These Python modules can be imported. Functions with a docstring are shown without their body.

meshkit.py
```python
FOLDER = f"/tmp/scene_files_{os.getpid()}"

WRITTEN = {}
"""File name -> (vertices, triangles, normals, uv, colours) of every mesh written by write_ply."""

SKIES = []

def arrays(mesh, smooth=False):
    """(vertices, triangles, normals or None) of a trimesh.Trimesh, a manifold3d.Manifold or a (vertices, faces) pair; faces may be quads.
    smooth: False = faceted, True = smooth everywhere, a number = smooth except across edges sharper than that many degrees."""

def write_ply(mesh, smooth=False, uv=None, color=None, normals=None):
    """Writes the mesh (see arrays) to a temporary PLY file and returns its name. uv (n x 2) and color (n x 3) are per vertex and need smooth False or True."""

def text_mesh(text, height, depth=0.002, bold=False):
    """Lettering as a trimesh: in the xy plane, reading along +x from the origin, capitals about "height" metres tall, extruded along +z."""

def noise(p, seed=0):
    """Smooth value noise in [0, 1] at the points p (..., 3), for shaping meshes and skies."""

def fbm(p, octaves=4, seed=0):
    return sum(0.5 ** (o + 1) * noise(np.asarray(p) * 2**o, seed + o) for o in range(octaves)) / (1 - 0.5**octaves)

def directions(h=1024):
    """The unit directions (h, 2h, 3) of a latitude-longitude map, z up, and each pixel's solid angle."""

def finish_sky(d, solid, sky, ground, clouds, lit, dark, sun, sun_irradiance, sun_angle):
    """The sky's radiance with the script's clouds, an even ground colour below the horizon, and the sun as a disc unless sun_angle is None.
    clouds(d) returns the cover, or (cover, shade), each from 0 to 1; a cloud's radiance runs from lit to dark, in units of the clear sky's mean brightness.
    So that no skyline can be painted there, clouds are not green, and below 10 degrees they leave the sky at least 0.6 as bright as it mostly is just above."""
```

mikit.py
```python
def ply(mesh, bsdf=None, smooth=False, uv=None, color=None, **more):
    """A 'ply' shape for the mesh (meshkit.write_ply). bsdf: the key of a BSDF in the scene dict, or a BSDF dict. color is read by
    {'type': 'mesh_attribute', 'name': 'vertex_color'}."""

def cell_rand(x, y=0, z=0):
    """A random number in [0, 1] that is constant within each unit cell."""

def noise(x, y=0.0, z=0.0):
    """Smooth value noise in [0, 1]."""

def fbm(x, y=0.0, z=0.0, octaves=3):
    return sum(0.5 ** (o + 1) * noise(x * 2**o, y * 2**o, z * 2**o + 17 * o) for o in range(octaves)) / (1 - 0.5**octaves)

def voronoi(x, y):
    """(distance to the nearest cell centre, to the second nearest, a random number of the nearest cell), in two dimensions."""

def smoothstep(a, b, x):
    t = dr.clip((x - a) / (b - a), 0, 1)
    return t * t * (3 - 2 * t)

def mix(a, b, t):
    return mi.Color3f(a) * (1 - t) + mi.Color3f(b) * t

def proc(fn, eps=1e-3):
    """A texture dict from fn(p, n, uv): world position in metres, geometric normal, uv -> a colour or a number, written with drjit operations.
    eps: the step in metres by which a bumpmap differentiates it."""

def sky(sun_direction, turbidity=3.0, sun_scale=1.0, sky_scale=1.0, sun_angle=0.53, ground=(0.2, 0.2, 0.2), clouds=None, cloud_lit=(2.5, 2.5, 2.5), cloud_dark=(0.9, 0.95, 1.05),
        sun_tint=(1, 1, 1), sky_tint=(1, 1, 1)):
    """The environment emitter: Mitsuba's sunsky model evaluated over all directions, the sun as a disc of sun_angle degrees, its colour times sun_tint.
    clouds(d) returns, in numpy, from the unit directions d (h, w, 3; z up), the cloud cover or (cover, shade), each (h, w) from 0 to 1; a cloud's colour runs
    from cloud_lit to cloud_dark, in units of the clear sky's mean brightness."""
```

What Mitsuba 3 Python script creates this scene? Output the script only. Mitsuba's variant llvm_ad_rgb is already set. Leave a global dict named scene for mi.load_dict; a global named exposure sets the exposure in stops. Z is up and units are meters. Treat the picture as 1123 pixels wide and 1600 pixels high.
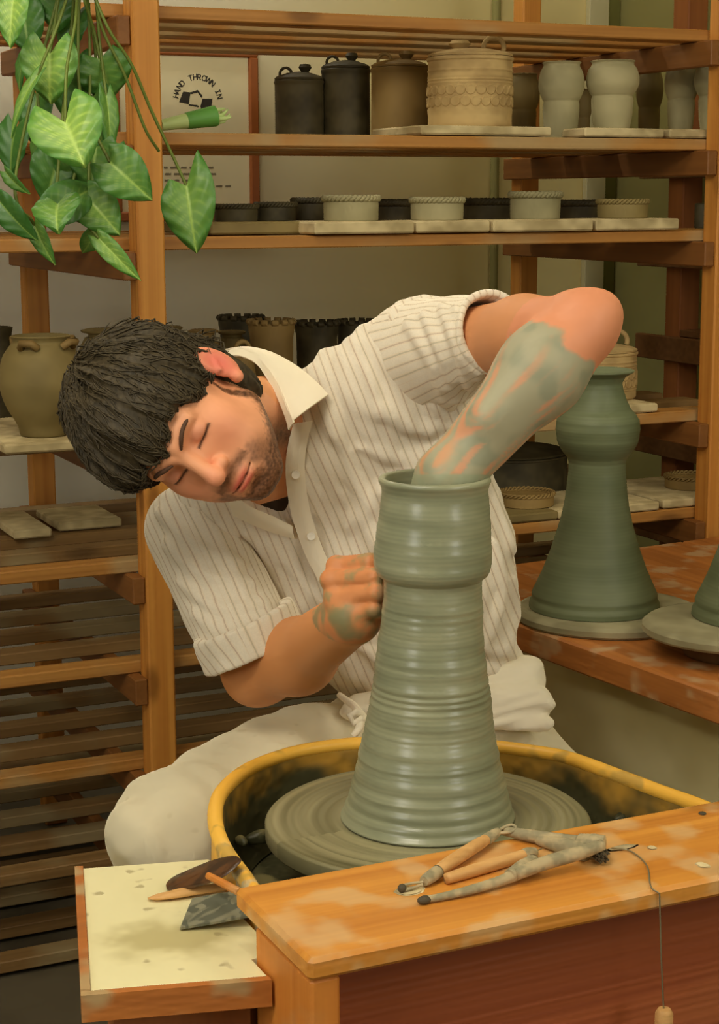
import math, random
import numpy as np
import trimesh
import manifold3d
import drjit as dr
import mitsuba as mi
import mikit, meshkit
from mikit import proc, noise, fbm, smoothstep, mix, voronoi, cell_rand
T = mi.ScalarTransform4f
random.seed(7)
RNG = np.random.default_rng(7)

# ------------------------------------------------------------------ camera
W_PX, H_PX, F_PX = 1123, 1600, 2700.0
PITCH, YAW, ROLL = math.radians(10.3), math.radians(25.0), 0.004
CAM = np.array([0.0, 0.0, 1.293])
_right = np.array([math.cos(YAW), -math.sin(YAW), 0.0])
_fh = np.array([math.sin(YAW), math.cos(YAW), 0.0])
_up = np.array([0, 0, 1.0])
C_F = _fh * math.cos(PITCH) - _up * math.sin(PITCH)          # forward
_d0 = -_up * math.cos(PITCH) - _fh * math.sin(PITCH)         # down in the picture
C_D = _d0 * math.cos(ROLL) - _right * math.sin(ROLL)
C_R = _right * math.cos(ROLL) + _d0 * math.sin(ROLL)
CM = np.stack([C_R, C_D, C_F])                               # camera metres (right, down, away) -> world by v @ CM + CAM


def wld(v):
    return np.asarray(v, float) @ CM + CAM


def P(x, y, zc):
    return wld([(x - 561.5) / F_PX * zc, (y - 800) / F_PX * zc, zc])


def ray(x, y):
    return np.array([(x - 561.5) / F_PX, (y - 800) / F_PX, 1.0]) @ CM


def Pz(x, y, z):
    r = ray(x, y)
    return CAM + r * ((z - CAM[2]) / r[2])


def PY(x, y, Y):
    r = ray(x, y)
    return CAM + r * ((Y - CAM[1]) / r[1])


def px(p):
    c = (np.asarray(p, float) - CAM) @ CM.T
    return c[..., 0] / c[..., 2] * F_PX + 561.5, c[..., 1] / c[..., 2] * F_PX + 800, c[..., 2]


exposure = -0.24
scene, labels = {"type": "scene"}, {}
scene["camera"] = {"type": "perspective", "fov": math.degrees(2 * math.atan(W_PX / 2 / F_PX)), "fov_axis": "x", "near_clip": 0.05, "far_clip": 60.0,
                   "to_world": T().look_at(origin=CAM.tolist(), target=(CAM + C_F).tolist(), up=(-C_D).tolist())}
# lights: two lamps that hang from the workshop ceiling in front of the potter (built further down as ceiling_lamp), their strength here
LAMP_A = (19.0, 17.4, 14.0)      # the lamp on the left of the potter
LAMP_B = (6.8, 6.2, 4.8)      # the lamp on the right
ADDED_GLOW = (7.5, 7.4, 7.0)        # glow of two added windows that bring highlights to the pot
FILL_LAMP = (1.2, 1.08, 0.86)       # added fill light, built as a wide lamp at the near end
LAMP_C = (7.0, 6.3, 5.0)       # the lamp over the potter
LAMP_E = (15.0, 14.7, 13.2)       # the lamp between the rack and the back wall


# ------------------------------------------------------------------ helpers
def lin(r, g, b):
    c = np.array([r, g, b], float) / 255
    return np.where(c < 0.04045, c / 12.92, ((c + 0.055) / 1.055) ** 2.4).tolist()


def rgbd(c):
    return {"type": "rgb", "value": [float(x) for x in c]}


def mat(name, color, rough=0.6, spec=0.4, bump=None, bscale=1.0, eps=1e-3, **more):
    b = {"type": "principled", "base_color": color if isinstance(color, dict) else rgbd(color), "roughness": rough if isinstance(rough, dict) else float(rough), "specular": float(spec), **more}
    if bump is not None:
        b = {"type": "bumpmap", "arbitrary": proc(bump, eps), "scale": float(bscale), "bsdf": b}
    scene[name] = {"type": "twosided", "bsdf": b}
    return name


def num(name):
    if name not in USED:
        USED.add(name)
        return name
    k = 1
    while f"{name}_{k:03d}" in USED:
        k += 1
    USED.add(f"{name}_{k:03d}")
    return f"{name}_{k:03d}"


USED = set()


def thing(name, label, cat, group=None):
    k = num(name)
    labels[k] = {"label": label, "category": cat}
    if group:
        labels[k]["group"] = group
    return k


def put(name, mesh, m, parent=None, smooth=30, label=None, kind=None, **kw):
    k = num(f"{parent}__{name}" if parent else name)
    scene[k] = mikit.ply(mesh, m, smooth=smooth, **kw)
    if label:
        labels.setdefault(k, {})["label"] = label
    if kind:
        labels.setdefault(k, {})["kind"] = kind
    return k


def solo(name, mesh, m, label, cat, group=None, smooth=30, **kw):
    k = thing(name, label, cat, group)
    scene[k] = mikit.ply(mesh, m, smooth=smooth, **kw)
    return k


def struct(name, mesh, m, smooth=False, label=None, **kw):
    return put(name, mesh, m, None, smooth, label, "structure", **kw)


def cat(*ms):
    return trimesh.util.concatenate([m for m in ms])


def cbox(a, b, ch=0.003):
    """An axis-aligned box from corner a to corner b with chamfered edges."""
    a, b = np.minimum(a, b).astype(float), np.maximum(a, b).astype(float)
    ch = min(ch, 0.45 * (b - a).min())
    pts = []
    for s in np.ndindex(2, 2, 2):
        for k in range(3):
            p = np.where(np.array(s) == 0, a, b)
            for j in range(3):
                if j != k:
                    p[j] += ch * (1 if s[j] == 0 else -1)
            pts.append(p)
    return trimesh.convex.convex_hull(np.array(pts))


def obox(o, ex, ey, ez, ch=0.003):
    """A box with corner o and edge vectors ex, ey, ez (chamfered in its own frame)."""
    L = [np.linalg.norm(v) for v in (ex, ey, ez)]
    m = cbox((0, 0, 0), L, ch)
    A = np.stack([np.asarray(v, float) / l for v, l in zip((ex, ey, ez), L)])
    m.vertices = m.vertices @ A + np.asarray(o, float)
    if np.linalg.det(A) < 0:
        m.invert()
    return m


def lathe(prof, n=64, ripple=None):
    """Revolves (r, z) points about z; r = 0 at both ends closes the mesh. ripple(angle, z) is added to r."""
    prof = np.asarray(prof, float)
    a = np.arange(n) * 2 * np.pi / n
    rows, faces, idx = [], [], []
    k = 0
    for r, z in prof:
        if r < 1e-7:
            rows.append(np.array([[0, 0, z]])); idx.append(np.full(n, k)); k += 1
        else:
            rr = r + (ripple(a, z) if ripple else 0)
            rows.append(np.stack([rr * np.cos(a), rr * np.sin(a), np.full(n, z)], 1)); idx.append(k + np.arange(n)); k += n
    v = np.vstack(rows)
    for i0, i1 in zip(idx[:-1], idx[1:]):
        j0, j1 = np.roll(i0, -1), np.roll(i1, -1)
        q = np.stack([i0, j0, j1], 1); q2 = np.stack([i0, j1, i1], 1)
        for t in (q, q2):
            ok = (t[:, 0] != t[:, 1]) & (t[:, 1] != t[:, 2]) & (t[:, 0] != t[:, 2])
            faces.append(t[ok])
    return trimesh.Trimesh(v, np.vstack(faces), process=False)


def spline(pts, n, closed=False):
    """Catmull-Rom through the points."""
    p = np.asarray(pts, float)
    if closed:
        q = np.vstack([p[-1:], p, p[:2]])
    else:
        q = np.vstack([2 * p[:1] - p[1:2], p, 2 * p[-1:] - p[-2:-1]])
    m = len(q) - 3
    t = np.linspace(0, m, n, endpoint=not closed)
    i = np.minimum(t.astype(int), m - 1)
    u = (t - i)[:, None]
    a, b, c, d = q[i], q[i + 1], q[i + 2], q[i + 3]
    return 0.5 * (2 * b + (c - a) * u + (2 * a - 5 * b + 4 * c - d) * u**2 + (3 * b - a - 3 * c + d) * u**3)


def tube(pts, r, sides=8, closed=False, flat=None):
    """A tube along the points with radius r (number or per point); flat = (axis vector, factor) squashes the section."""
    p = np.asarray(pts, float)
    n = len(p)
    r = np.broadcast_to(np.asarray(r, float), (n,))
    t = (np.roll(p, -1, 0) - np.roll(p, 1, 0)) if closed else np.gradient(p, axis=0)
    t /= np.linalg.norm(t, axis=1, keepdims=True) + 1e-12
    a = np.cross(t[0], [0, 0, 1.0] if abs(t[0][2]) < 0.9 else [1.0, 0, 0])
    A = []
    for k in range(n):
        a = a - t[k] * (a @ t[k]); a /= np.linalg.norm(a) + 1e-12
        A.append(a)
    A = np.array(A); B = np.cross(t, A)
    ang = np.arange(sides) * 2 * np.pi / sides
    off = np.cos(ang)[None, :, None] * A[:, None] + np.sin(ang)[None, :, None] * B[:, None]
    if flat is not None:
        ax, fac = np.asarray(flat[0], float), flat[1]
        ax = ax / np.linalg.norm(ax)
        off = off - (off @ ax)[..., None] * ax * (1 - fac)
    v = (p[:, None] + r[:, None, None] * off).reshape(-1, 3)
    m = n if closed else n - 1
    i, j = np.meshgrid(np.arange(m), np.arange(sides), indexing="ij")
    i2 = (i + 1) % n
    q = np.stack([i * sides + j, i * sides + (j + 1) % sides, i2 * sides + (j + 1) % sides, i2 * sides + j], -1).reshape(-1, 4)
    f = np.vstack([q[:, [0, 1, 2]], q[:, [0, 2, 3]]])
    if not closed:
        v = np.vstack([v, p[:1], p[-1:]])
        k = np.arange(sides)
        f = np.vstack([f, np.stack([(k + 1) % sides, k, np.full(sides, n * sides)], 1),
                       np.stack([(n - 1) * sides + k, (n - 1) * sides + (k + 1) % sides, np.full(sides, n * sides + 1)], 1)])
    return trimesh.Trimesh(v, f, process=False)


def moved(m, v=(0, 0, 0), rz=0.0):
    m = m.copy()
    c, s = math.cos(rz), math.sin(rz)
    m.vertices = m.vertices @ np.array([[c, s, 0], [-s, c, 0], [0, 0, 1]]) + np.asarray(v, float)
    return m


def sheet(grid, thick, out=None):
    """A grid (n, m, 3) of points as a closed sheet of the given thickness (its points are the front)."""
    g = np.asarray(grid, float)
    n, m = g.shape[:2]
    du, dv = np.gradient(g, axis=0), np.gradient(g, axis=1)
    nn = np.cross(du, dv); nn /= np.linalg.norm(nn, axis=-1, keepdims=True) + 1e-12
    if out is not None and (nn.reshape(-1, 3) @ np.asarray(out, float)).sum() < 0:
        nn = -nn
    v = np.vstack([g.reshape(-1, 3), (g - nn * thick).reshape(-1, 3)])
    i, j = np.meshgrid(np.arange(n - 1), np.arange(m - 1), indexing="ij")
    q = np.stack([i * m + j, i * m + j + 1, (i + 1) * m + j + 1, (i + 1) * m + j], -1).reshape(-1, 4)
    f = [q[:, [0, 1, 2]], q[:, [0, 2, 3]], q[:, [2, 1, 0]] + n * m, q[:, [3, 2, 0]] + n * m]
    ring = [(0, j) for j in range(m)] + [(i, m - 1) for i in range(1, n)] + [(n - 1, j) for j in range(m - 2, -1, -1)] + [(i, 0) for i in range(n - 2, 0, -1)]
    r = np.array([a * m + b for a, b in ring]); r2 = np.roll(r, -1)
    f += [np.stack([r, r + n * m, r2], 1), np.stack([r2, r + n * m, r2 + n * m], 1)]
    mm = trimesh.Trimesh(v, np.vstack(f), process=False)
    if mm.volume < 0:
        mm.invert()
    return mm


# ------------------------------------------------------------------ materials
def wood(name, c0, c1, axis, rough=0.55, scale=1.0, stain=None, knots=0.0, spec=0.35, drips=None):
    """Sawn wood whose grain runs along the axis (0, 1, 2)."""
    def fn(p, n, uv):
        q = [p.x, p.y, p.z]
        l = q.pop(axis)
        a, b = q
        w = fbm(l * 1.3 * scale + 3.0, a * 22 * scale, b * 22 * scale, 2)
        ring = noise(l * 0.9 * scale, a * 95 * scale + w * 3.0, b * 95 * scale + w * 3.0)
        fine = noise(l * 6 * scale, a * 420 * scale, b * 420 * scale)
        t = dr.clip(0.15 + 0.55 * ring + 0.35 * w - 0.15 * fine, 0, 1)
        c = mix(c0, c1, t)
        if knots:
            d1, d2, r = voronoi(l * 3.1 + 5.3, (a + b) * 7.7)
            c = mix(c, mi.Color3f(c1) * 0.45, knots * smoothstep(0.14, 0.04, d1) * smoothstep(0.3, 0.7, r))
        if stain:
            col, amt, sc = stain
            s = smoothstep(0.52, 0.72, fbm(p.x * sc, p.y * sc, p.z * sc, 3))
            c = mix(c, col, s * amt)
        if drips:
            d = smoothstep(0.80, 0.90, noise(p.x * 120, 3.3, 0.0)) * smoothstep(0.66, 0.62, p.z + 0.03 * noise(p.x * 120, 8.1, 0.0)) * smoothstep(0.55, 0.62, noise(p.x * 9, 1.0, 0.0))
            c = mix(c, mi.Color3f(lin(96, 66, 30)), dr.select(p.y < drips, d * 0.8, 0.0))
        return c

    def bp(p, n, uv):
        q = [p.x, p.y, p.z]
        l = q.pop(axis)
        return noise(l * 4, q[0] * 260, q[1] * 260) * 0.0006
    return mat(name, proc(fn), rough, spec, bump=bp, bscale=1.0, eps=8e-4)


PINE0, PINE1 = lin(216, 156, 74), lin(172, 104, 36)
wood("pine_x", PINE0, PINE1, 0, knots=0.8, stain=(lin(150, 130, 95), 0.45, 9))
wood("pine_z", PINE0, PINE1, 2, knots=0.7)
wood("pine_y", lin(142, 94, 46), lin(108, 66, 28), 1)
wood("dusty_shaded_slat", lin(146, 114, 70), lin(104, 76, 40), 0, knots=0.5, stain=(lin(150, 136, 100), 0.7, 7))  # dusty slat wood with the shade of the lower shelves put into its colour
wood("slat_wood", lin(190, 138, 70), lin(144, 94, 40), 0, knots=0.7, stain=(lin(165, 150, 110), 0.6, 7))
wood("plank_wood", lin(224, 160, 68), lin(172, 102, 34), 0, rough=0.45, stain=(lin(205, 178, 130), 0.48, 24), knots=0.5, scale=0.8, spec=0.45, drips=1.262)
wood("leg_wood", lin(214, 142, 62), lin(176, 100, 36), 2, rough=0.5, stain=(lin(190, 165, 120), 0.35, 14))
wood("panel_wood", lin(168, 92, 52), lin(134, 66, 36), 0, rough=0.5, stain=(lin(150, 92, 54), 0.3, 5))
wood("bench_wood", lin(190, 122, 60), lin(146, 86, 38), 1, rough=0.5, stain=(lin(190, 160, 120), 0.7, 22))
wood("cabinet_wood", lin(156, 98, 52), lin(124, 72, 34), 2, rough=0.6)
wood("dark_wood", lin(120, 84, 44), lin(84, 56, 28), 2, rough=0.7)
wood("far_wood_x", lin(120, 80, 40), lin(92, 58, 28), 0, rough=0.7)


def plaster(name, col, col2, rough=0.8, sc=2.0):
    def fn(p, n, uv):
        t = fbm(p.x * sc, p.y * sc, p.z * sc, 4)
        return mix(col, col2, smoothstep(0.3, 0.75, t))
    return mat(name, proc(fn), rough, 0.2)


def wall_fn(p, n, uv):
    t = fbm(p.x * 2, p.y * 2, p.z * 2, 4)
    grey = mix(lin(216, 211, 190), lin(206, 200, 178), t)
    cream = mix(lin(218, 204, 146), lin(206, 190, 130), t)
    return mix(grey, cream, smoothstep(1.0, 2.1, p.x))


mat("wall_paint", proc(wall_fn), 0.8, 0.2)
wood("frame_post", lin(158, 98, 48), lin(126, 72, 32), 2, rough=0.7)
plaster("wall_paint_side", lin(150, 146, 92), lin(134, 128, 78))
plaster("ceiling_paint", lin(220, 214, 190), lin(210, 204, 180))
plaster("floor_paint", lin(92, 84, 66), lin(70, 62, 46), sc=6)
plaster("panel_cream", lin(226, 218, 172), lin(186, 174, 122), sc=4.5)


def clay(name, c0, c1, rough=0.5, spec=0.4, sc=30, bump=0.0, ring=0.0):
    def fn(p, n, uv):
        t = fbm(p.x * sc, p.y * sc, p.z * sc * (3 if ring else 1), 3)
        c = mix(c0, c1, smoothstep(0.25, 0.75, t))
        if ring:
            c = c * (1 - ring * 0.5 + ring * noise(0.3, 0.7, p.z * 420))
        return c
    return mat(name, proc(fn), rough, spec)


clay("wet_clay", lin(137, 140, 113), lin(121, 126, 101), rough=0.29, spec=0.65, sc=14, ring=0.22)
clay("green_clay", lin(112, 120, 90), lin(98, 107, 78), rough=0.5, spec=0.35, sc=10, ring=0.15)
clay("dry_clay", lin(190, 164, 112), lin(164, 138, 92), rough=0.75, spec=0.2)
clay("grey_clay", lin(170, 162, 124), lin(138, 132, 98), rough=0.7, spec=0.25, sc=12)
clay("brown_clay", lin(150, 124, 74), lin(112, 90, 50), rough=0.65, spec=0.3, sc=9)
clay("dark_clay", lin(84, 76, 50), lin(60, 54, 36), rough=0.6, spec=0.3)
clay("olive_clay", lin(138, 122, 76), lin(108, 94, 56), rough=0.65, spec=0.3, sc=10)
clay("bat_board", lin(206, 190, 146), lin(160, 144, 104), rough=0.8, spec=0.2, sc=26)
clay("bat_grey", lin(160, 154, 122), lin(132, 126, 96), rough=0.7, spec=0.25, sc=18)

# ------------------------------------------------------------------ the room
YF = 2.678                    # front of the ware rack
YB = YF + 0.77                # its back
YW = YB + 0.30                # the wall behind it
XR = 2.46                      # right wall
XL, YN, ZC = -1.6, -1.6, 2.7
struct("floor", cbox((XL, YN, -0.1), (XR, YW, 0), 0.001), "floor_paint")
struct("ceiling", cbox((XL, YN, ZC), (XR, YW, ZC + 0.1), 0.001), "ceiling_paint")
struct("wall_back", cbox((XL, YW, 0), (XR, YW + 0.1, ZC), 0.001), "wall_paint")
struct("wall_left", cbox((XL - 0.1, YN, 0), (XL, YW, ZC), 0.001), "wall_paint")
struct("wall_right", cbox((XR, YN, 0), (XR + 0.1, YW, ZC), 0.001), "wall_paint_side")
struct("wall_near", cbox((XL, YN - 0.1, 0), (XR, YN, ZC), 0.001), "wall_paint")

# ------------------------------------------------------------------ ceiling lamps
scene["lamp_metal"] = {"type": "twosided", "bsdf": {"type": "principled", "base_color": rgbd(lin(225, 222, 210)), "roughness": 0.4}}


def lamp(c, half, aim, power, label):
    """A flat rectangular workshop lamp on two rods, tilted towards the point aim."""
    k = thing("ceiling_lamp", label, "lamp", None)
    c = np.array(c, float)
    z = np.array(aim, float) - c; z /= np.linalg.norm(z)
    x = np.cross(z, [0, 0, 1.0]); x /= np.linalg.norm(x)
    y = np.cross(z, x)
    a, b = half
    put("housing", obox(c - x * (a + .03) - y * (b + .03) - z * 0.08, x * (2 * a + .06), y * (2 * b + .06), z * 0.078, 0.01), "lamp_metal", k)
    g = np.array([[c + x * u * a + y * v * b for v in (-1, 1)] for u in (-1, 1)])
    m = trimesh.Trimesh(g.reshape(-1, 3), [[0, 1, 3], [0, 3, 2]], process=False)
    if m.face_normals[0] @ z < 0:
        m.invert()
    kk = put("diffuser", m, "lamp_metal", k, smooth=False)
    scene[kk]["emitter"] = {"type": "area", "radiance": rgbd(power)}
    for s in (-1, 1):
        q = c + x * s * a * 0.8 - z * 0.06
        put("rod", tube([q, [q[0], q[1], ZC + 0.01]], 0.006, 8), "lamp_metal", k)


POTC = Pz(668, 1275, 0.62)
lamp((-0.40, 0.65, 2.25), (0.38, 0.26), POTC + [0, 0.1, 0.3], LAMP_A, "rectangular white ceiling lamp hung in front of the potter at the left")
lamp((1.85, 0.2, 2.15), (0.45, 0.3), POTC + [0, 0.1, 0.3], LAMP_B, "rectangular white ceiling lamp hung in front of the potter at the right")
lamp((0.35, 1.75, 2.5), (0.5, 0.25), (0.75, 2.1, 0.6), LAMP_C, "rectangular white ceiling lamp hung above the potter")

lamp((0.75, YB + 0.10, 2.5), (0.7, 0.07), (0.75, YW + 0.1, 1.2), LAMP_E, "long narrow white ceiling lamp between the rack and the back wall")
lamp((0.5, -0.75, 2.5), (0.9, 0.4), (0.8, 1.2, 0.7), FILL_LAMP, "wide white fill lamp added over the near end of the workshop")

# ------------------------------------------------------------------ added frosted windows, there for the light they give
mat("added_window_wood", rgbd(lin(214, 206, 186)), 0.5)


def added_window(name, o, u, w, h, n):
    """A glowing, unseen window on a wall: o = lower corner, u = direction along the wall, n = into the room."""
    o, u, n, z = np.array(o, float), np.array(u, float), np.array(n, float), np.array([0, 0, 1.0])
    key = struct(name, obox(o + n * 0.001 - u * 0.05 - z * 0.07, u * (w + 0.10), n * 0.05, z * 0.05, 0.004), "added_window_wood")
    for a, b, c, d in ((-0.05, 0, -0.0195, h + 0.05), (w, w + 0.05, -0.0195, h + 0.05), (0.0005, w - 0.0005, h, h + 0.05), (0.0005, w - 0.0005, -0.0195, 0), (w / 2 - 0.018, w / 2 + 0.018, 0.0005, h - 0.0005)):
        put("added_window_frame", obox(o + u * a + z * c + n * 0.001, u * (b - a), n * 0.03, z * (d - c), 0.003), "added_window_wood", key)
    for a in (0.001, w / 2 + 0.019):
        g = np.array([o + n * 0.012 + u * x + z * y for x in (a, a + w / 2 - 0.02) for y in (0.001, h - 0.001)])
        m = trimesh.Trimesh(g, [[0, 1, 3], [0, 3, 2]], process=False)
        if m.face_normals[0] @ n < 0:
            m.invert()
        kk = put("glow_pane", m, "added_window_wood", key, smooth=False)
        scene[kk]["emitter"] = {"type": "area", "radiance": rgbd(ADDED_GLOW)}


added_window("added_window_1", (XL, 0.10, 1.05), (0, 1, 0), 0.75, 1.0, (1, 0, 0))
added_window("added_window_2", (1.45, YN, 1.05), (1, 0, 0), 0.80, 1.0, (0, 1, 0))

# ------------------------------------------------------------------ ware rack
XP = 0.883
rack = thing("ware_rack", "tall slatted wooden ware rack of orange pine behind the potter, full of unfired pots", "rack")
PT = 0.046
LEV = [1.597, 1.399, 1.231, 0.888, 0.698, 0.524, 0.352, 0.182, 0.03]
for x in (XP - 1.08, XP, XP + 1.128):
    for y in (YF, YB - PT):
        put("post", cbox((x - PT / 2, y, 0), (x + PT / 2, y + PT, 1.78), 0.003), "pine_z", rack)
XS0, XS1 = XP - 1.14, XP + 1.22
SL_Y = [YF + PT + 0.002, YF + 0.185, YF + 0.32, YF + 0.455, YF + 0.59]
SW = 0.060
for zi, z in enumerate(LEV):
    SW = 0.060 if zi < 4 else 0.044
    for si, y in enumerate(SL_Y):
        sm_ = "slat_wood" if (si == 0 and zi < 7) or zi < 3 else "dusty_shaded_slat"
        j = RNG.normal(0, 0.002, 3)
        if zi == 3:
            if si in (1, 2):
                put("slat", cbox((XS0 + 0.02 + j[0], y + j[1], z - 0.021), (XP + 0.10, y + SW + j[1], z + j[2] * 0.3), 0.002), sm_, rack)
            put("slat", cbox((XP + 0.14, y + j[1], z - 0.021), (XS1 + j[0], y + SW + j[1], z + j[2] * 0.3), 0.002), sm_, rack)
        else:
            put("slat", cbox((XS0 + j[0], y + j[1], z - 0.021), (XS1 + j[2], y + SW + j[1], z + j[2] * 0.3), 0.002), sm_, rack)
    for x in (XP - 1.08, XP, XP + 1.128):
        if z > 0.1:
            put("bearer", cbox((x - PT / 2 - 0.022, YF + 0.006, z - 0.067), (x - PT / 2 - 0.0005, YB - 0.002, z - 0.0215), 0.002), "pine_y", rack)

# ------------------------------------------------------------------ workbench at the right
BZ = 0.65
e0, e1 = Pz(808, 975, BZ), Pz(1123, 1085, BZ)
bd = (e1 - e0) / np.linalg.norm(e1 - e0)                   # along the edge, towards the camera
bn = np.array([-bd[1], bd[0], 0.0])                        # to the right
if bn[0] < 0:
    bn = -bn
bench = thing("workbench", "wooden workbench along the right side carrying wheel bats with tall vases", "workbench")
b0 = e0 - bd * 0.36
for i in range(4):
    w = 0.215
    put("top_board", obox(b0 + bn * (w * i) - [0, 0, 0.042], bd * 0.95, bn * (w - 0.0015), [0, 0, 0.042], 0.003), "bench_wood", bench)
put("side_panel", obox(b0 + bn * 0.05 + bd * 0.02 + [0, 0, 0.001 - BZ], bd * 0.90, bn * 0.02, [0, 0, BZ - 0.046], 0.002), "panel_cream", bench)
put("leg", obox(b0 + bn * 0.76 + bd * 0.05 + [0, 0, 0.001 - BZ], bd * 0.06, bn * 0.06, [0, 0, BZ - 0.0435], 0.003), "dark_wood", bench)
put("leg", obox(b0 + bn * 0.76 + bd * 0.84 + [0, 0, 0.001 - BZ], bd * 0.06, bn * 0.06, [0, 0, BZ - 0.0435], 0.003), "dark_wood", bench)


# ------------------------------------------------------------------ potter's wheel
WZ = 0.62
wheel = thing("pottery_wheel", "pottery wheel with yellow-rimmed slip tray and orange wooden frame before the seated potter", "pottery wheel")


def yellow_fn(p, n, uv):
    t = smoothstep(0.56, 0.66, fbm(p.x * 26, p.y * 26, p.z * 26, 3))
    c = mix(lin(240, 190, 78), lin(224, 164, 54), noise(p.x * 9, p.y * 9, p.z * 9))
    side = smoothstep(1.62, 1.52, p.y) * smoothstep(0.72, 0.66, p.x)
    t2 = smoothstep(0.45, 0.56, fbm(p.x * 40 + 9, p.y * 40, p.z * 40, 3)) * side
    c = mix(c, lin(206, 186, 146), t2)
    return mix(c, lin(120, 112, 74), t * 0.45)


mat("yellow_enamel", proc(yellow_fn), 0.4, 0.5)


def slurry_fn(p, n, uv):
    t = fbm(p.x * 30, p.y * 30, p.z * 30, 4)
    c = mix(lin(52, 52, 32), lin(86, 84, 56), smoothstep(0.35, 0.7, t))
    return mix(c, lin(138, 128, 84), smoothstep(0.62, 0.7, fbm(p.x * 17 + 4, p.y * 17, p.z * 17, 3)) * 0.7)


mat("slurry", proc(slurry_fn), 0.45, 0.5, bump=lambda p, n, uv: fbm(p.x * 60, p.y * 60, p.z * 60, 3) * 0.006, eps=1.5e-3)


def tray_wall_fn(p, n, uv):
    t = smoothstep(WZ + 0.02, WZ - 0.03, p.z + (fbm(p.x * 25, p.y * 25, p.z * 25, 3) - 0.5) * 0.10)
    return mix(lin(170, 128, 48), lin(64, 62, 38), t)


mat("tray_wall", proc(tray_wall_fn), 0.45, 0.4, bump=lambda p, n, uv: fbm(p.x * 50, p.y * 50, p.z * 50, 3) * 0.004, eps=1.5e-3)

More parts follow.
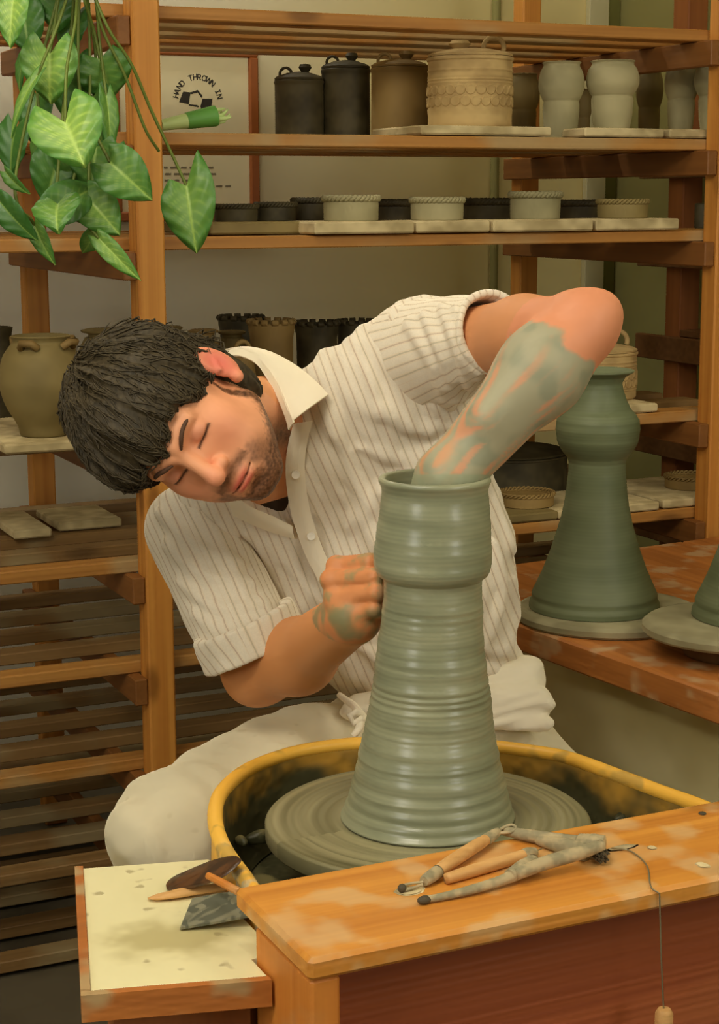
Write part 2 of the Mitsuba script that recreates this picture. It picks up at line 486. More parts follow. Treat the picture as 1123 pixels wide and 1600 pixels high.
# plan outline of the tray rim, relative to the wheel's axis
half = [(-0.262, -0.15), (-0.258, -0.107), (-0.248, -0.021), (-0.226, 0.064), (-0.191, 0.138), (-0.137, 0.198), (-0.07, 0.232), (-0.008, 0.238), (0.06, 0.222), (0.12, 0.192),
        (0.167, 0.151), (0.205, 0.108), (0.228, 0.07), (0.244, -0.004), (0.257, -0.074), (0.27, -0.136), (0.27, -0.2), (0.23, -0.255), (0.12, -0.272), (-0.1, -0.272), (-0.21, -0.262), (-0.256, -0.215)]
ol = spline(np.array(half), 160, True)
cen = ol.mean(0)
RIMZ = WZ + 0.012
rim = np.c_[ol + POTC[:2], np.full(len(ol), RIMZ)]
put("tray_rim", tube(rim, 0.0085, 12, closed=True), "yellow_enamel", wheel, smooth=True)


def ringwall(offs_z):
    """Closed wall swept from rows (inward offset, z) along the outline."""
    t = np.roll(ol, -1, 0) - np.roll(ol, 1, 0); t /= np.linalg.norm(t, axis=1, keepdims=True)
    nn = np.stack([-t[:, 1], t[:, 0]], 1)
    if ((ol - cen) * nn).sum() > 0:
        nn = -nn
    rows = [np.c_[ol + nn * o + POTC[:2], np.full(len(ol), z)] for o, z in offs_z]
    n, m = len(ol), len(rows)
    v = np.vstack(rows)
    i, j = np.meshgrid(np.arange(m), np.arange(n), indexing="ij")
    q = np.stack([i * n + j, i * n + (j + 1) % n, ((i + 1) % m) * n + (j + 1) % n, ((i + 1) % m) * n + j], -1).reshape(-1, 4)
    mm = trimesh.Trimesh(v, np.vstack([q[:, [0, 1, 2]], q[:, [0, 2, 3]]]), process=False)
    if mm.volume < 0:
        mm.invert()
    return mm


FLZ = WZ - 0.085
put("tray_wall", ringwall([(0.006, RIMZ), (0.009, RIMZ - 0.02), (0.013, WZ - 0.06), (0.03, FLZ), (0.02, FLZ - 0.006), (-0.002, WZ - 0.06), (0.001, RIMZ - 0.004)]), "tray_wall", wheel, smooth=50)
put("tray_outer", ringwall([(-0.004, RIMZ - 0.004), (-0.006, RIMZ - 0.07), (0.004, FLZ - 0.004), (0.012, FLZ - 0.006), (-0.0025, RIMZ - 0.07), (0.0005, RIMZ - 0.005)]), "yellow_enamel", wheel, smooth=50)
from shapely.geometry import Polygon
fl = trimesh.creation.extrude_polygon(Polygon(ol * 0.93 + cen * 0.07), 0.012, engine="earcut")
fl.vertices += [POTC[0], POTC[1], FLZ - 0.014]
put("tray_floor", fl, "slurry", wheel, smooth=False)
# lumps of wet clay thrown against the inside of the tray
for k in range(34):
    a = RNG.uniform(0, 160)
    i = int(a)
    q = ol[i] + (cen - ol[i]) * RNG.uniform(0.03, 0.12)
    m = trimesh.creation.icosphere(2, 1.0)
    m.vertices *= RNG.uniform(0.006, 0.016, 3) * [1, 1, 0.7]
    m.vertices *= 1 + 1.0 * (meshkit.noise(m.vertices * 90 + k * 7)[:, None] - 0.5)
    m.vertices += [q[0] + POTC[0], q[1] + POTC[1], RNG.uniform(FLZ + 0.004, WZ - 0.03)]
    put("clay_lump", m, "slurry", wheel, smooth=True)


def head_fn(p, n, uv):
    r = dr.sqrt(dr.square(p.x - POTC[0]) + dr.square(p.y - POTC[1]))
    a = dr.atan2(p.y - POTC[1], p.x - POTC[0])
    t = noise(r * 260 + a * 0.35, a * 0.8, 1.5) * 0.6 + noise(r * 80 + a * 0.5, a * 1.2, 7.5) * 0.5
    return mix(lin(84, 82, 54), lin(144, 138, 104), dr.clip((t - 0.5) * 1.8 + 0.5, 0, 1))


mat("wheel_slip", proc(head_fn), 0.4, 0.5)
prof = [(0, WZ - 0.022), (0.176, WZ - 0.022), (0.18, WZ - 0.018), (0.18, WZ - 0.003)]
for r in np.linspace(0.178, 0.004, 120):
    prof.append((r, WZ - 0.0012 * (0.5 + 0.5 * math.sin(r * 520 + 2 * math.sin(r * 90))) * (0.4 + 0.6 * meshkit.noise([r * 60, 0, 0])) - (0.0015 if r > 0.1775 else 0)))
prof.append((0, WZ - 0.0005))
hd = lathe(prof, 128)
put("wheel_head", moved(hd, [POTC[0], POTC[1], 0]), "wheel_slip", wheel, smooth=True)
put("shaft", moved(lathe([(0, 0.2), (0.025, 0.2), (0.025, FLZ - 0.015), (0, FLZ - 0.015)], 24), [POTC[0], POTC[1], 0]), "lamp_metal", wheel)
# wooden frame
LY = 1.39                     # where the side boards end
PZ = 0.66
y0, y1 = 1.258, 1.432
x0, x1 = 0.538, 1.45
put("plank", cbox((x0, y0, PZ - 0.021), (x1, y1, PZ), 0.004), "plank_wood", wheel)
put("leg", cbox((x0 + 0.003, y0 + 0.004, 0.001), (x0 + 0.031, LY, PZ - 0.0215), 0.003), "leg_wood", wheel)
put("leg", cbox((x1 - 0.031, y0 + 0.004, 0.001), (x1 - 0.003, y1 - 0.002, PZ - 0.0215), 0.003), "leg_wood", wheel)
put("front_panel", cbox((x0 + 0.032, y0 + 0.045, 0.06), (x1 - 0.032, y0 + 0.062, PZ - 0.022), 0.002), "panel_wood", wheel)
for s in (-0.19, 0.19):
    put("rear_leg", cbox((POTC[0] + s - 0.02, POTC[1] + 0.10, 0.001), (POTC[0] + s + 0.02, POTC[1] + 0.14, FLZ - 0.0145), 0.003), "leg_wood", wheel)

# the pot on the wheel
SC_N = 0.005


def pot_profile(pairs, base, top, zb):
    """(half width in px, y) pairs on an axis from pixel base to pixel top -> (r, z) with the wall standing on zb."""
    c0 = Pz(base[0], base[1], zb)
    out = []
    zs = np.linspace(-0.01, 0.6, 600)
    ys = np.array([px(c0 + [0, 0, z]) for z in zs])
    for hw, y in pairs:
        z = np.interp(-y, -ys[:, 1], zs)
        zc = np.interp(z, zs, ys[:, 2])
        out.append((hw * zc / F_PX, z))
    return c0, out


main_px = [(137, 1281), (136, 1274), (131, 1262), (124.5, 1240), (116, 1205), (108, 1170), (101, 1135), (94, 1090), (88, 1045), (83.5, 1005), (79.5, 970), (77.5, 935), (76, 912), (77, 903),
           (86, 897), (91, 889), (92.5, 878), (92, 862), (90.5, 840), (88, 815), (85.5, 792), (83.5, 775), (83, 766), (85.5, 757), (88.5, 751), (88, 747)]
c0, mp = pot_profile(main_px, (668, 1275), (680, 748), WZ)
mp = np.array(mp)
mp[:, 1] = np.maximum(mp[:, 1], 0.001)
zz = np.linspace(0.001, mp[-1, 1], 330)
rr = np.interp(zz, mp[:, 1], mp[:, 0])
rng = np.random.default_rng(3)
ph = zz / 0.0155 + 1.6 * meshkit.noise(np.c_[zz * 45, zz * 0, zz * 0]) + 0.5 * np.sin(zz * 37)
rip = 0.00075 * np.sin(2 * np.pi * ph) * (0.25 + 1.1 * meshkit.noise(np.c_[zz * 33, zz * 0 + 5, zz * 0])) + 0.0010 * (meshkit.noise(np.c_[zz * 330, zz * 0 + 3, zz * 0]) - 0.5) + 0.0012 * (meshkit.noise(np.c_[zz * 90, zz * 0 + 9, zz * 0]) - 0.5)
amp = np.clip(0.85 - zz / 0.45, 0.16, 0.62)
rr = rr + rip * amp
zz_main, rr_main = zz.copy(), rr.copy()
outer = list(zip(rr, zz))
H = zz[-1]
inner = [(r - 0.0075, z) for r, z in zip(rr[::-1], zz[::-1]) if z > 0.012]
lip = [(rr[-1] - 0.002, H + 0.0018), (rr[-1] - 0.005, H + 0.0016)]
prof = [(0, 0.0005)] + outer + lip + inner[::3] + [(0, 0.012)]
pm = lathe(prof, 128, ripple=lambda a, z: 0.0006 * np.sin(a + z * 60) + 0.0003 * np.sin(2 * a + z * 200))
# the axis leans a little to the right
lean = (680 - 670.5) / 1470 / H
pm.vertices[:, :2] += np.outer(pm.vertices[:, 2] * lean, C_R[:2])
solo("thrown_pot", moved(pm, c0 + [0, 0, 0.0]), "wet_clay", "tall wet grey clay vase with flared foot and collar being thrown on the wheel", "vase", smooth=True)

# candlestick-shaped vases on bats on the bench
pz2 = Pz(928, 948, BZ + 0.018)
v2 = [(100, 956), (102, 948), (101, 940), (97, 933), (97.5, 926), (93, 917), (82, 893), (71, 864), (56, 815), (50, 787), (47, 764), (44.5, 735), (44.5, 722), (47, 715), (56, 704), (63, 690), (66, 670), (64, 656), (58, 646), (53.5, 642.5), (52.5, 641.5), (50, 638),
      (43, 623), (38, 608), (36.5, 599), (41, 589), (51, 583.5), (55, 581), (55, 579)]
c2, vp = pot_profile(v2, (928, 948), (934, 580), BZ + 0.018)


def vase(c, prof, label):
    prof = [(r, max(z, 0.0)) for r, z in prof]
    zz = np.linspace(0, prof[-1][1], 200)
    rr = np.interp(zz, [z for r, z in prof], [r for r, z in prof]) + 0.0004 * (meshkit.noise(np.c_[zz * 260, zz * 0, zz * 0]) - 0.5)
    inner = [(max(r - 0.006, 0.004), z) for r, z in zip(rr[::-6], zz[::-6]) if z > 0.02]
    p = [(0, 0)] + list(zip(rr, zz)) + [(rr[-1] - 0.003, zz[-1] + 0.001)] + inner + [(0, 0.02)]
    return solo("clay_vase", moved(lathe(p, 96), c + [0, 0, 0.0006]), "green_clay", label, "vase", "candlestick-shaped vases on the workbench", smooth=40)


def bat(c, r, label):
    p = [(0, 0), (r - 0.004, 0), (r, 0.004), (r, 0.012), (r - 0.005, 0.0165), (r - 0.012, 0.0175), (0, 0.0175)]
    return solo("wheel_bat", moved(lathe(p, 96), c + [0, 0, 0.0003]), "bat_grey", label, "bat", "round bats on the workbench", smooth=40)


bat(Pz(949, 957, BZ + 0.009) * [1, 1, 0] + [0, 0, BZ], 0.143, "round grey bat under the tall green clay vase with a bulb-shaped neck")
vase(c2, vp, "tall leather-hard green-grey clay vase with bulb-shaped neck on a bat beside the potter")
BLK = 0.03
bc3 = Pz(1147, 980, BZ + BLK + 0.009) * [1, 1, 0] + [0, 0, BZ]
d12 = bc3 - Pz(951, 960, BZ + 0.009)
solo("turning_block", moved(lathe([(0, 0), (0.07, 0), (0.072, 0.004), (0.072, BLK - 0.002), (0.068, BLK), (0, BLK)], 48), [bc3[0], bc3[1], BZ + 0.0004]), "dark_wood", "low dark block lifting the bat at the right edge off the workbench", "block")
bat(bc3 + [0, 0, BLK + 0.0006], 0.130, "round grey bat at the right edge, nearer the front of the workbench")
vase(Pz(1191, 962, BZ + BLK + 0.0188), vp, "tall green-grey clay vase cut off by the right edge of the picture")

# low white-topped cabinet at the left of the wheel
TZ = 0.605
ta, tb, tc = Pz(130, 1357, TZ), Pz(142, 1550, TZ), Pz(395, 1529, TZ)
ex = (tc - tb); ex /= np.linalg.norm(ex)
ey = np.array([-ex[1], ex[0], 0])
ln = (ta - tb) @ ey
cab = thing("low_cabinet", "low wooden cabinet with worn white top holding tools left of the wheel", "cabinet")
from shapely.geometry import box as sbox
from shapely import affinity


def cab_poly(grow, near, far, left, right=0.42, right_near=None):
    """The cabinet's plan (a parallelogram cut back from the wheel's leg, plank and tray)."""
    q = Polygon([(tb + ex * left + ey * near)[:2], (tb + ex * (right_near or right) + ey * near)[:2], (tb + ex * right + ey * far)[:2], (tb + ex * left + ey * far)[:2]])
    q = q.difference(sbox(x0 - 0.0005 - grow, 1.0, 3, LY + 0.002 + grow)).difference(Polygon(ol + POTC[:2]).buffer(0.0105 + grow))
    return max(getattr(q, "geoms", [q]), key=lambda g: g.area)


def slab(poly, z0, z1):
    m = trimesh.creation.extrude_polygon(poly, z1 - z0, engine="earcut")
    m.vertices[:, 2] += z0
    return m


def white_fn(p, n, uv):
    c = mix(lin(228, 222, 178), lin(214, 206, 158), fbm(p.x * 6, p.y * 6, 0.0, 3))
    q = px2 = dr.sqrt(dr.square(p.x - WS[0]) + dr.square((p.y - WS[1]) * 1.3))
    st = smoothstep(0.085, 0.02, q + (fbm(p.x * 30, p.y * 30, 1.0, 3) - 0.5) * 0.09)
    c = mix(c, lin(170, 158, 106), st * 0.75)
    sp = smoothstep(0.74, 0.9, fbm(p.x * 70, p.y * 70, 2.0, 2))
    c = mix(c, lin(140, 126, 84), sp * 0.6)
    return c


WS = Pz(275, 1465, TZ)
mat("white_top", proc(white_fn), 0.45, 0.4)
put("top", slab(cab_poly(0, 0, ln, 0), TZ - 0.016, TZ), "white_top", cab, smooth=False)
wood("trim_wood", lin(186, 116, 54), lin(146, 84, 36), 0, stain=(lin(170, 160, 118), 0.6, 18))
put("edge_trim", slab(cab_poly(0, -0.009, -0.0003, -0.009), TZ - 0.024, TZ + 0.0015), "trim_wood", cab, smooth=False)
put("edge_trim", slab(cab_poly(0, 0, ln, -0.009, -0.0003), TZ - 0.024, TZ + 0.003), "trim_wood", cab, smooth=False)
put("body", slab(cab_poly(0.005, 0.03, ln - 0.01, 0.02), 0.001, TZ - 0.0165), "cabinet_wood", cab, smooth=False)

# ------------------------------------------------------------------ what stands on the ware rack
def at_shelf(x, y, lev, dep):
    """The point on shelf lev (index) at depth dep behind the rack's front that shows at picture column x."""
    p = PY(x, y, YF + dep)
    return np.array([p[0], p[1], LEV[lev] + 0.001])


def scale_at(p):
    return px(p)[2] / F_PX


RB = 0.016                     # thickness of the ware boards


def board(x0, x1, y, lev, d0, d1, label, name="ware_board", m="bat_board", group="pale ware boards on the rack", th=RB, skew=0.0):
    a, b = at_shelf(x0, y, lev, d0), at_shelf(x1, y, lev, d0)
    o = a + [0, 0, 0.0008]
    return solo(name, obox(o, [b[0] - a[0], skew, 0], [0, d1 - d0, 0], [0, 0, th], 0.003), m, label, "board", group)


def smooth_prof(pts, n=40):
    return [(max(r, 0), z) for r, z in spline(np.array(pts, float), n)]


def closed_prof(outer, wall, floor):
    inner = [(max(r - wall, 0.002), z) for r, z in outer[::-1] if z > floor + 0.002]
    return [(0, outer[0][1])] + list(outer) + [(outer[-1][0] - wall * 0.5, outer[-1][1] + wall * 0.3)] + inner + [(0, floor)]


def ring_handle(c, r, t, yaw):
    a = np.linspace(-0.35, np.pi + 0.35, 20)
    d = np.array([math.cos(yaw), math.sin(yaw), 0])
    return tube([np.array(c) + d * r * math.cos(u) + np.array([0, 0, r * 0.6 + r * math.sin(u)]) for u in a], t, 8)


def canister(p, r, h, m, label, deco=False, group=None, handle=True, yaw=0.3):
    """A straight jar with a lid; the lid has a loop handle of clay at one side."""
    k = thing("lidded_canister", label, "jar", group)
    o = [(r * 0.96, 0), (r, 0.004)]
    zz = np.linspace(0.01, h * 0.93, 40)
    for z in zz:
        g = 0
        if deco:
            for c in (0.22, 0.26, 0.62, 0.67, 0.72, 0.80):
                g += 0.0016 * math.exp(-((z / h - c) / 0.012) ** 2)
        o.append((r + g, z))
    o += [(r * 1.03, h * 0.95), (r * 1.03, h * 0.985), (r * 0.99, h)]
    put("body", moved(lathe([(0, 0)] + o + [(0, h)], 64), p), m, k, smooth=40)
    if deco:
        seals = []
        for row, zc in enumerate((0.36, 0.52)):
            for i in range(26):
                a = (i + 0.5 * row) * 2 * math.pi / 26
                s = lathe([(0.0, 0.0016), (0.0062, 0.0012), (0.0075, 0.0022), (0.0088, 0.0018), (0.0094, -0.001)], 12)
                R = np.array([[-math.sin(a), math.cos(a), 0], [0, 0, 1], [math.cos(a), math.sin(a), 0]])
                s.vertices = s.vertices * [1, 1, 1] @ R + [r * math.cos(a), r * math.sin(a), h * zc]
                seals.append(moved(s, p))
        for s in seals:
            put("stamped_disc", s, m, k, smooth=50)
    lid = lathe([(0, h + 0.0005), (r * 1.0, h + 0.0005), (r * 1.01, h + 0.004), (r * 0.9, h + 0.008), (r * 0.5, h + 0.014), (0, h + 0.017)], 48)
    put("lid", moved(lid, p), m, k, smooth=40)
    if handle:
        put("lid_handle", ring_handle(p + [math.cos(yaw) * r * 0.55, math.sin(yaw) * r * 0.55, h + 0.006], r * 0.24, r * 0.06, yaw), m, k, smooth=True)
        kn = lathe([(0, 0), (r * 0.2, 0), (r * 0.16, 0.006), (r * 0.27, 0.014), (r * 0.2, 0.02), (0, 0.021)], 24)
        put("lid_knob", moved(kn, p + [-math.cos(yaw) * r * 0.25, -math.sin(yaw) * r * 0.25, h + 0.010]), m, k, smooth=40)
    return k


def stand(x0, x1, ytop, ybot, lev, dep, lift=0.0):
    """(point, radius, height) of a round pot between columns x0 and x1 with its top at row ytop."""
    p = at_shelf((x0 + x1) / 2, ybot, lev, dep) + [0, 0, lift]
    s = scale_at(p)
    r = (x1 - x0) / 2 * s
    zs = np.linspace(0, 0.6, 300)
    ys = px(p[None] + np.c_[zs * 0, zs * 0, zs])[1]
    return p, r, float(np.interp(-ytop, -ys, zs))


LB = RB + 0.001
# second shelf from the top
board(658, 862, 212, 1, 0.045, 0.245, "pale ware board under the canister with stamped discs, second shelf")
board(914, 1038, 212, 1, 0.045, 0.235, "pale ware board under the two round-shouldered vases, second shelf")
board(1046, 1180, 212, 1, 0.05, 0.29, "ware board at the right end of the second shelf, edge lit yellow")
p, r, h = stand(668, 799, 90, 212, 1, 0.155, LB)
canister(p, r, h, "dry_clay", "large tan lidded canister with stamped discs and loop handle on the second shelf", True, yaw=-0.5)
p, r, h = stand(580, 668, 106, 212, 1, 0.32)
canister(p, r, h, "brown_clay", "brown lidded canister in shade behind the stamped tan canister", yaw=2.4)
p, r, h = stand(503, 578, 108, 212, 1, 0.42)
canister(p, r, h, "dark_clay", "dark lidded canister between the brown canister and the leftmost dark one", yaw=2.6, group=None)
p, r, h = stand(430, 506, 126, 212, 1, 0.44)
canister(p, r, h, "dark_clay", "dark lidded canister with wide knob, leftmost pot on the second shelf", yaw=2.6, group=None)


def vase2(p, r, h, m, label, group="round-shouldered vases on the second shelf"):
    o = smooth_prof([(0.66, 0), (0.68, 0.02), (0.76, 0.2), (0.80, 0.42), (0.77, 0.49), (0.84, 0.53), (0.98, 0.64), (1.0, 0.75), (0.93, 0.87), (0.80, 0.95), (0.80, 0.98), (0.86, 1.0)], 48)
    o = [(a * r, b * h) for a, b in o]
    solo("shouldered_vase", moved(lathe(closed_prof(o, 0.004, 0.006), 56), p), m, label, "vase", group, smooth=50)


for x0_, x1_, yt, dep, lift, m, lb in [
        (840, 911, 98, 0.15, 0, "grey_clay", "pale round-shouldered vase just right of the stamped canister"),
        (914, 996, 96, 0.125, LB, "grey_clay", "palest round-shouldered vase, standing full width on its board"),
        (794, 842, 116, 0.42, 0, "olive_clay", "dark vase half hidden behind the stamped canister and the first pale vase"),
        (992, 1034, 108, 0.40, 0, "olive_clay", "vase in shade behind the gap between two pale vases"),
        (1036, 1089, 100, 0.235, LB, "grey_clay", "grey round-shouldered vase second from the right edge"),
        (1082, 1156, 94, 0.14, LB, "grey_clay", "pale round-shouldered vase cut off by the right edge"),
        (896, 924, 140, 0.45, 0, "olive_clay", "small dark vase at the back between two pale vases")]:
    p, r, h = stand(x0_, x1_, yt, 212, 1, dep, lift)
    vase2(p, r, h, m, lb)

# the leek on the second shelf, left end
lk = thing("leek", "thick green leek with pale ends lying by the post on the second shelf", "vegetable")
la, lb_ = at_shelf(252, 195, 1, 0.12) + [0, 0, 0.013], at_shelf(338, 175, 1, 0.12) + [0, 0, 0.030]
mat("leek_green", rgbd(lin(96, 158, 70)), 0.5)
mat("leek_pale", rgbd(lin(190, 214, 140)), 0.5)
sp = np.array([la + (lb_ - la) * t for t in np.linspace(0, 0.5, 14)])
put("pale_stalk", tube(sp, np.linspace(0.009, 0.013, 14), 16), "leek_pale", lk, smooth=40, label="pale tapering end")
sp = np.array([la + (lb_ - la) * t for t in np.linspace(0.45, 0.98, 14)])
put("green_sheath", tube(sp, np.linspace(0.0135, 0.0175, 14), 16), "leek_green", lk, smooth=40)
for k in range(9):
    q = lb_ + RNG.normal(0, 0.006, 3)
    d = (lb_ - la) / np.linalg.norm(lb_ - la)
    put("leaf_tip", tube([q - d * 0.01, q + d * 0.008, q + d * RNG.uniform(0.015, 0.024) + RNG.normal(0, 0.004, 3)], [0.005, 0.004, 0.0015], 6), "leek_pale", lk, smooth=True)

# third shelf: low bowls with rope rims on thick pale boards
for i, (x0_, x1_) in enumerate([(492, 648), (651, 766), (771, 927), (931, 1061)]):
    t = ["leftmost thick pale ware board, under a rope-rimmed bowl, third shelf", "split pale ware board, second from the left on the third shelf",
         "thick pale ware board under the tallest bowl, third shelf", "rightmost thick pale ware board on the third shelf"][i]
    board(x0_, x1_, 372, 2, 0.03 + 0.006 * (i % 2), 0.19, t, group="thick pale boards on the third shelf", th=0.0205)
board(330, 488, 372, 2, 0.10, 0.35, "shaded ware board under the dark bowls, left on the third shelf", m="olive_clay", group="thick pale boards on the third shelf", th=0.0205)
B2 = 0.0215


def bowl(p, r, h, m, label, group="low rope-rimmed bowls on the third shelf", rope=True, name="low_bowl"):
    k = thing(name, label, "bowl", group)
    o = [(r * 0.93, 0), (r * 0.96, h * 0.05), (r * 0.97, h * 0.7), (r * 0.95, h * 0.78)]
    put("body", moved(lathe(closed_prof(o, 0.004, 0.005), 48), p), m, k, smooth=40)
    n = 96
    a = np.arange(n) * 2 * np.pi / n
    if rope:
        for ph in (0, math.pi):
            w = a * 18 + ph
            rr = r * 0.955 + 0.0022 * np.cos(w)
            put("rope_rim", tube(np.c_[rr * np.cos(a), rr * np.sin(a), h * 0.9 + 0.0032 * np.sin(w)] + p, h * 0.085, 6, closed=True), m, k, smooth=True)
    else:
        put("rim", tube(np.c_[r * 0.95 * np.cos(a), r * 0.95 * np.sin(a), a * 0 + h * 0.88] + p, h * 0.11, 8, closed=True), m, k, smooth=True)


for x0_, x1_, yt, dep, m, lb in [
        (504, 593, 306, 0.115, "grey_clay", "grey rope-rimmed bowl, leftmost of those lit on the third shelf"),
        (640, 725, 309, 0.115, "grey_clay", "grey rope-rimmed bowl on the split board, third shelf"),
        (795, 876, 300, 0.12, "grey_clay", "tallest grey rope-rimmed bowl in the middle of the third shelf"),
        (931, 1012, 312, 0.12, "olive_clay", "olive rope-rimmed bowl at the right of the third shelf"),
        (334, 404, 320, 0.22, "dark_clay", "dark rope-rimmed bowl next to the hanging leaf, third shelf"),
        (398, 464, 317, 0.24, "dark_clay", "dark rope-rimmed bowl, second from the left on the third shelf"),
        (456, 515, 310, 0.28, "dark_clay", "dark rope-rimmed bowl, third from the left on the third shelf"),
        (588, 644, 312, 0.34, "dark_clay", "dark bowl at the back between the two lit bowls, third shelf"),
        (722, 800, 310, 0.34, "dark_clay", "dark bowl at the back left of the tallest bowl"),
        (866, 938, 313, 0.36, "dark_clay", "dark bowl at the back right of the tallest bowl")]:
    p, r, h = stand(x0_, x1_, yt, 360, 2, dep, B2 if dep < 0.3 else 0)
    bowl(p, r, h, m, lb)
p, r, h = stand(1084, 1108, 318, 362, 2, 0.14)
solo("small_dark_bottle", moved(lathe(closed_prof([(r * 0.9, 0), (r, 0.003), (r, h * 0.97), (r * 0.9, h)], 0.003, 0.004), 32), p), "dark_clay", "small dark cylinder at the right end of the third shelf", "pot", smooth=40)

# fourth level, left bay: the big round jar on its board
board(8, 128, 722, 3, 0.05, 0.40, "ware board under the large round jar left of the potter's head", group="thick pale boards on the fourth shelf")
p, r, h = stand(4, 136, 525, 705, 3, 0.135, LB)
jar = thing("round_jar", "large round olive-brown jar with small lugs left of the potter's head", "jar")
o = [(a * r, b * h) for a, b in smooth_prof([(0.52, 0), (0.56, 0.02), (0.62, 0.12), (0.86, 0.3), (0.99, 0.48), (1.0, 0.6), (0.92, 0.78), (0.76, 0.89), (0.66, 0.94), (0.66, 0.97), (0.70, 1.0)], 60)]
put("body", moved(lathe(closed_prof(o, 0.006, 0.01), 72), p), "olive_clay", jar, smooth=50)
for k, a in enumerate((-2.2, -0.9, 0.5, 2.0)):
    c = p + [math.cos(a) * r * 0.76, math.sin(a) * r * 0.76, h * 0.93]
    d = np.array([-math.sin(a), math.cos(a), 0])
    put("lug", tube([c - d * r * 0.2 + [0, 0, -.004], c - d * r * 0.12 + [math.cos(a) * .01, math.sin(a) * .01, 0.004], c + d * r * 0.12 + [math.cos(a) * .01, math.sin(a) * .01, 0.004], c + d * r * 0.2 + [0, 0, -.004]], 0.0065, 8), "brown_clay", jar, smooth=True)
p, r, h = stand(-40, 34, 512, 700, 3, 0.50)
solo("tall_jar", moved(lathe(closed_prof([(a * r, b * h) for a, b in smooth_prof([(0.7, 0), (0.95, 0.3), (1, 0.6), (0.75, 0.85), (0.8, 1.0)], 30)], 0.005, 0.006), 48), p), "dark_clay", "dark jar at the left edge behind the large round jar", "jar", smooth=50)


def lidded(p, r, h, m, label, group="lidded jars in a row behind the potter"):
    k = thing("lidded_jar", label, "jar", group)
    o = [(a * r, b * h) for a, b in smooth_prof([(0.7, 0), (0.9, 0.2), (1.0, 0.5), (0.95, 0.75), (0.8, 0.86), (0.72, 0.9)], 30)]
    put("body", moved(lathe([(0, 0)] + o + [(0, 0.9 * h)], 48), p), m, k, smooth=50)
    o = [(0, 0.901 * h), (0.6 * r, 0.901 * h), (0.62 * r, 0.94 * h), (0.84 * r, 0.955 * h), (0.88 * r, 0.975 * h), (0.7 * r, 0.99 * h), (0, h)]
    put("lid", moved(lathe(o, 40), p), m, k, smooth=40)


for x0_, x1_, yt, dep, m, lb in [
        (126, 214, 512, 0.40, "olive_clay", "lidded jar whose top shows above the potter's hair"),
        (250, 292, 508, 0.50, "olive_clay", "brown lidded jar next to the post behind the potter's hair"),
        (294, 348, 513, 0.40, "brown_clay", "brown lidded jar second from the post behind the potter"),
        (340, 390, 515, 0.45, "olive_clay", "brown lidded jar behind the potter's collar"),
        ]:
    p, r, h = stand(x0_, x1_, yt, 690, 3, dep)
    lidded(p, r, h, m, lb)


def crenel(p, r, h, m, label, n=7, ring=False):
    """A pot with a notched rim."""
    k = thing("notched_pot", label, "pot", "notched pots in a row behind the potter")
    mm = lathe(closed_prof([(r * 0.8, 0), (r * 0.9, h * 0.1), (r * 0.93, h * 0.8), (r, h * 0.9), (r, h * 0.95)], 0.005, 0.006), 48)
    put("body", moved(mm, p), m, k, smooth=40)
    for i in range(n * 2):
        a = i * math.pi / n
        t = tube([p + [math.cos(a + s) * r * 0.97, math.sin(a + s) * r * 0.97, h * 0.965] for s in np.linspace(-0.14, 0.14, 5)], 0.006, 6)
        put("rim_scallop", t, m, k, smooth=True)
    if ring:
        put("ring_handle", ring_handle(p + [-r * 0.4, -r * 1.05, h * 0.52], r * 0.3, r * 0.085, 0.2), "brown_clay", k, smooth=True)


for x0_, x1_, yt, dep, m, lb in [
        (344, 414, 491, 0.58, "dark_clay", "dark notched pot, tallest behind the potter's collar"),
        (390, 462, 497, 0.33, "brown_clay", "brown notched pot just left of the potter's shoulder"),
        (462, 530, 500, 0.46, "dark_clay", "dark notched pot above the potter's shoulder, second of the row"),
        (526, 590, 498, 0.48, "dark_clay", "dark notched pot above the potter's shoulder, third of the row"),
        ]:
    p, r, h = stand(x0_, x1_, yt, 680, 3, dep)
    crenel(p, r, h, m, lb)
p, r, h = stand(362, 400, 534, 690, 3, 0.20)
k = thing("handled_jug", "small brown jug with ring handle behind the potter's collar", "jug")
put("body", moved(lathe(closed_prof([(a * r, b * h) for a, b in smooth_prof([(0.7, 0), (1.1, 0.3), (1.15, 0.55), (0.8, 0.85), (0.85, 0.92)], 26)], 0.004, 0.005), 40), p), "brown_clay", k, smooth=50)
put("ring_handle", ring_handle(p + [0, 0, h * 0.86], r * 0.62, r * 0.2, 0.1), "brown_clay", k, smooth=True)

# fourth and lower levels, right bay
board(845, 1028, 652, 3, 0.05, 0.30, "ware board under the tan canister behind the bulb-necked vase", group="thick pale boards on the fourth shelf")
p, r, h = stand(858, 992, 548, 640, 3, 0.19, LB)
canister(p, r, h, "dry_clay", "tan lidded canister with loop handle behind the bulb-necked vase", yaw=-0.35, deco=True)
p, r, h = stand(700, 884, 706, 812, 4, 0.36)
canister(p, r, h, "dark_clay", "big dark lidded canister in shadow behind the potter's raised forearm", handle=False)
board(764, 872, 826, 4, 0.045, 0.22, "ware board under the small dark bowl at the potter's right side", m="olive_clay", group="boards on the fifth shelf")
p, r, h = stand(776, 866, 768, 815, 4, 0.13, LB)
bowl(p, r, h, "brown_clay", "small dark bowl in front of the big dark canister", group="bowls on the fifth shelf")
board(872, 1030, 812, 4, 0.045, 0.24, "ware board behind the narrow waist of the bulb-necked vase", group="boards on the fifth shelf")
board(1036, 1180, 800, 4, 0.05, 0.30, "ware board at the right edge under a brown bowl, fifth shelf", group="boards on the fifth shelf")
p, r, h = stand(1036, 1119, 742, 790, 4, 0.16, LB)
bowl(p, r, h, "brown_clay", "brown rope-rimmed bowl at the right edge on the fifth shelf", group="bowls on the fifth shelf")
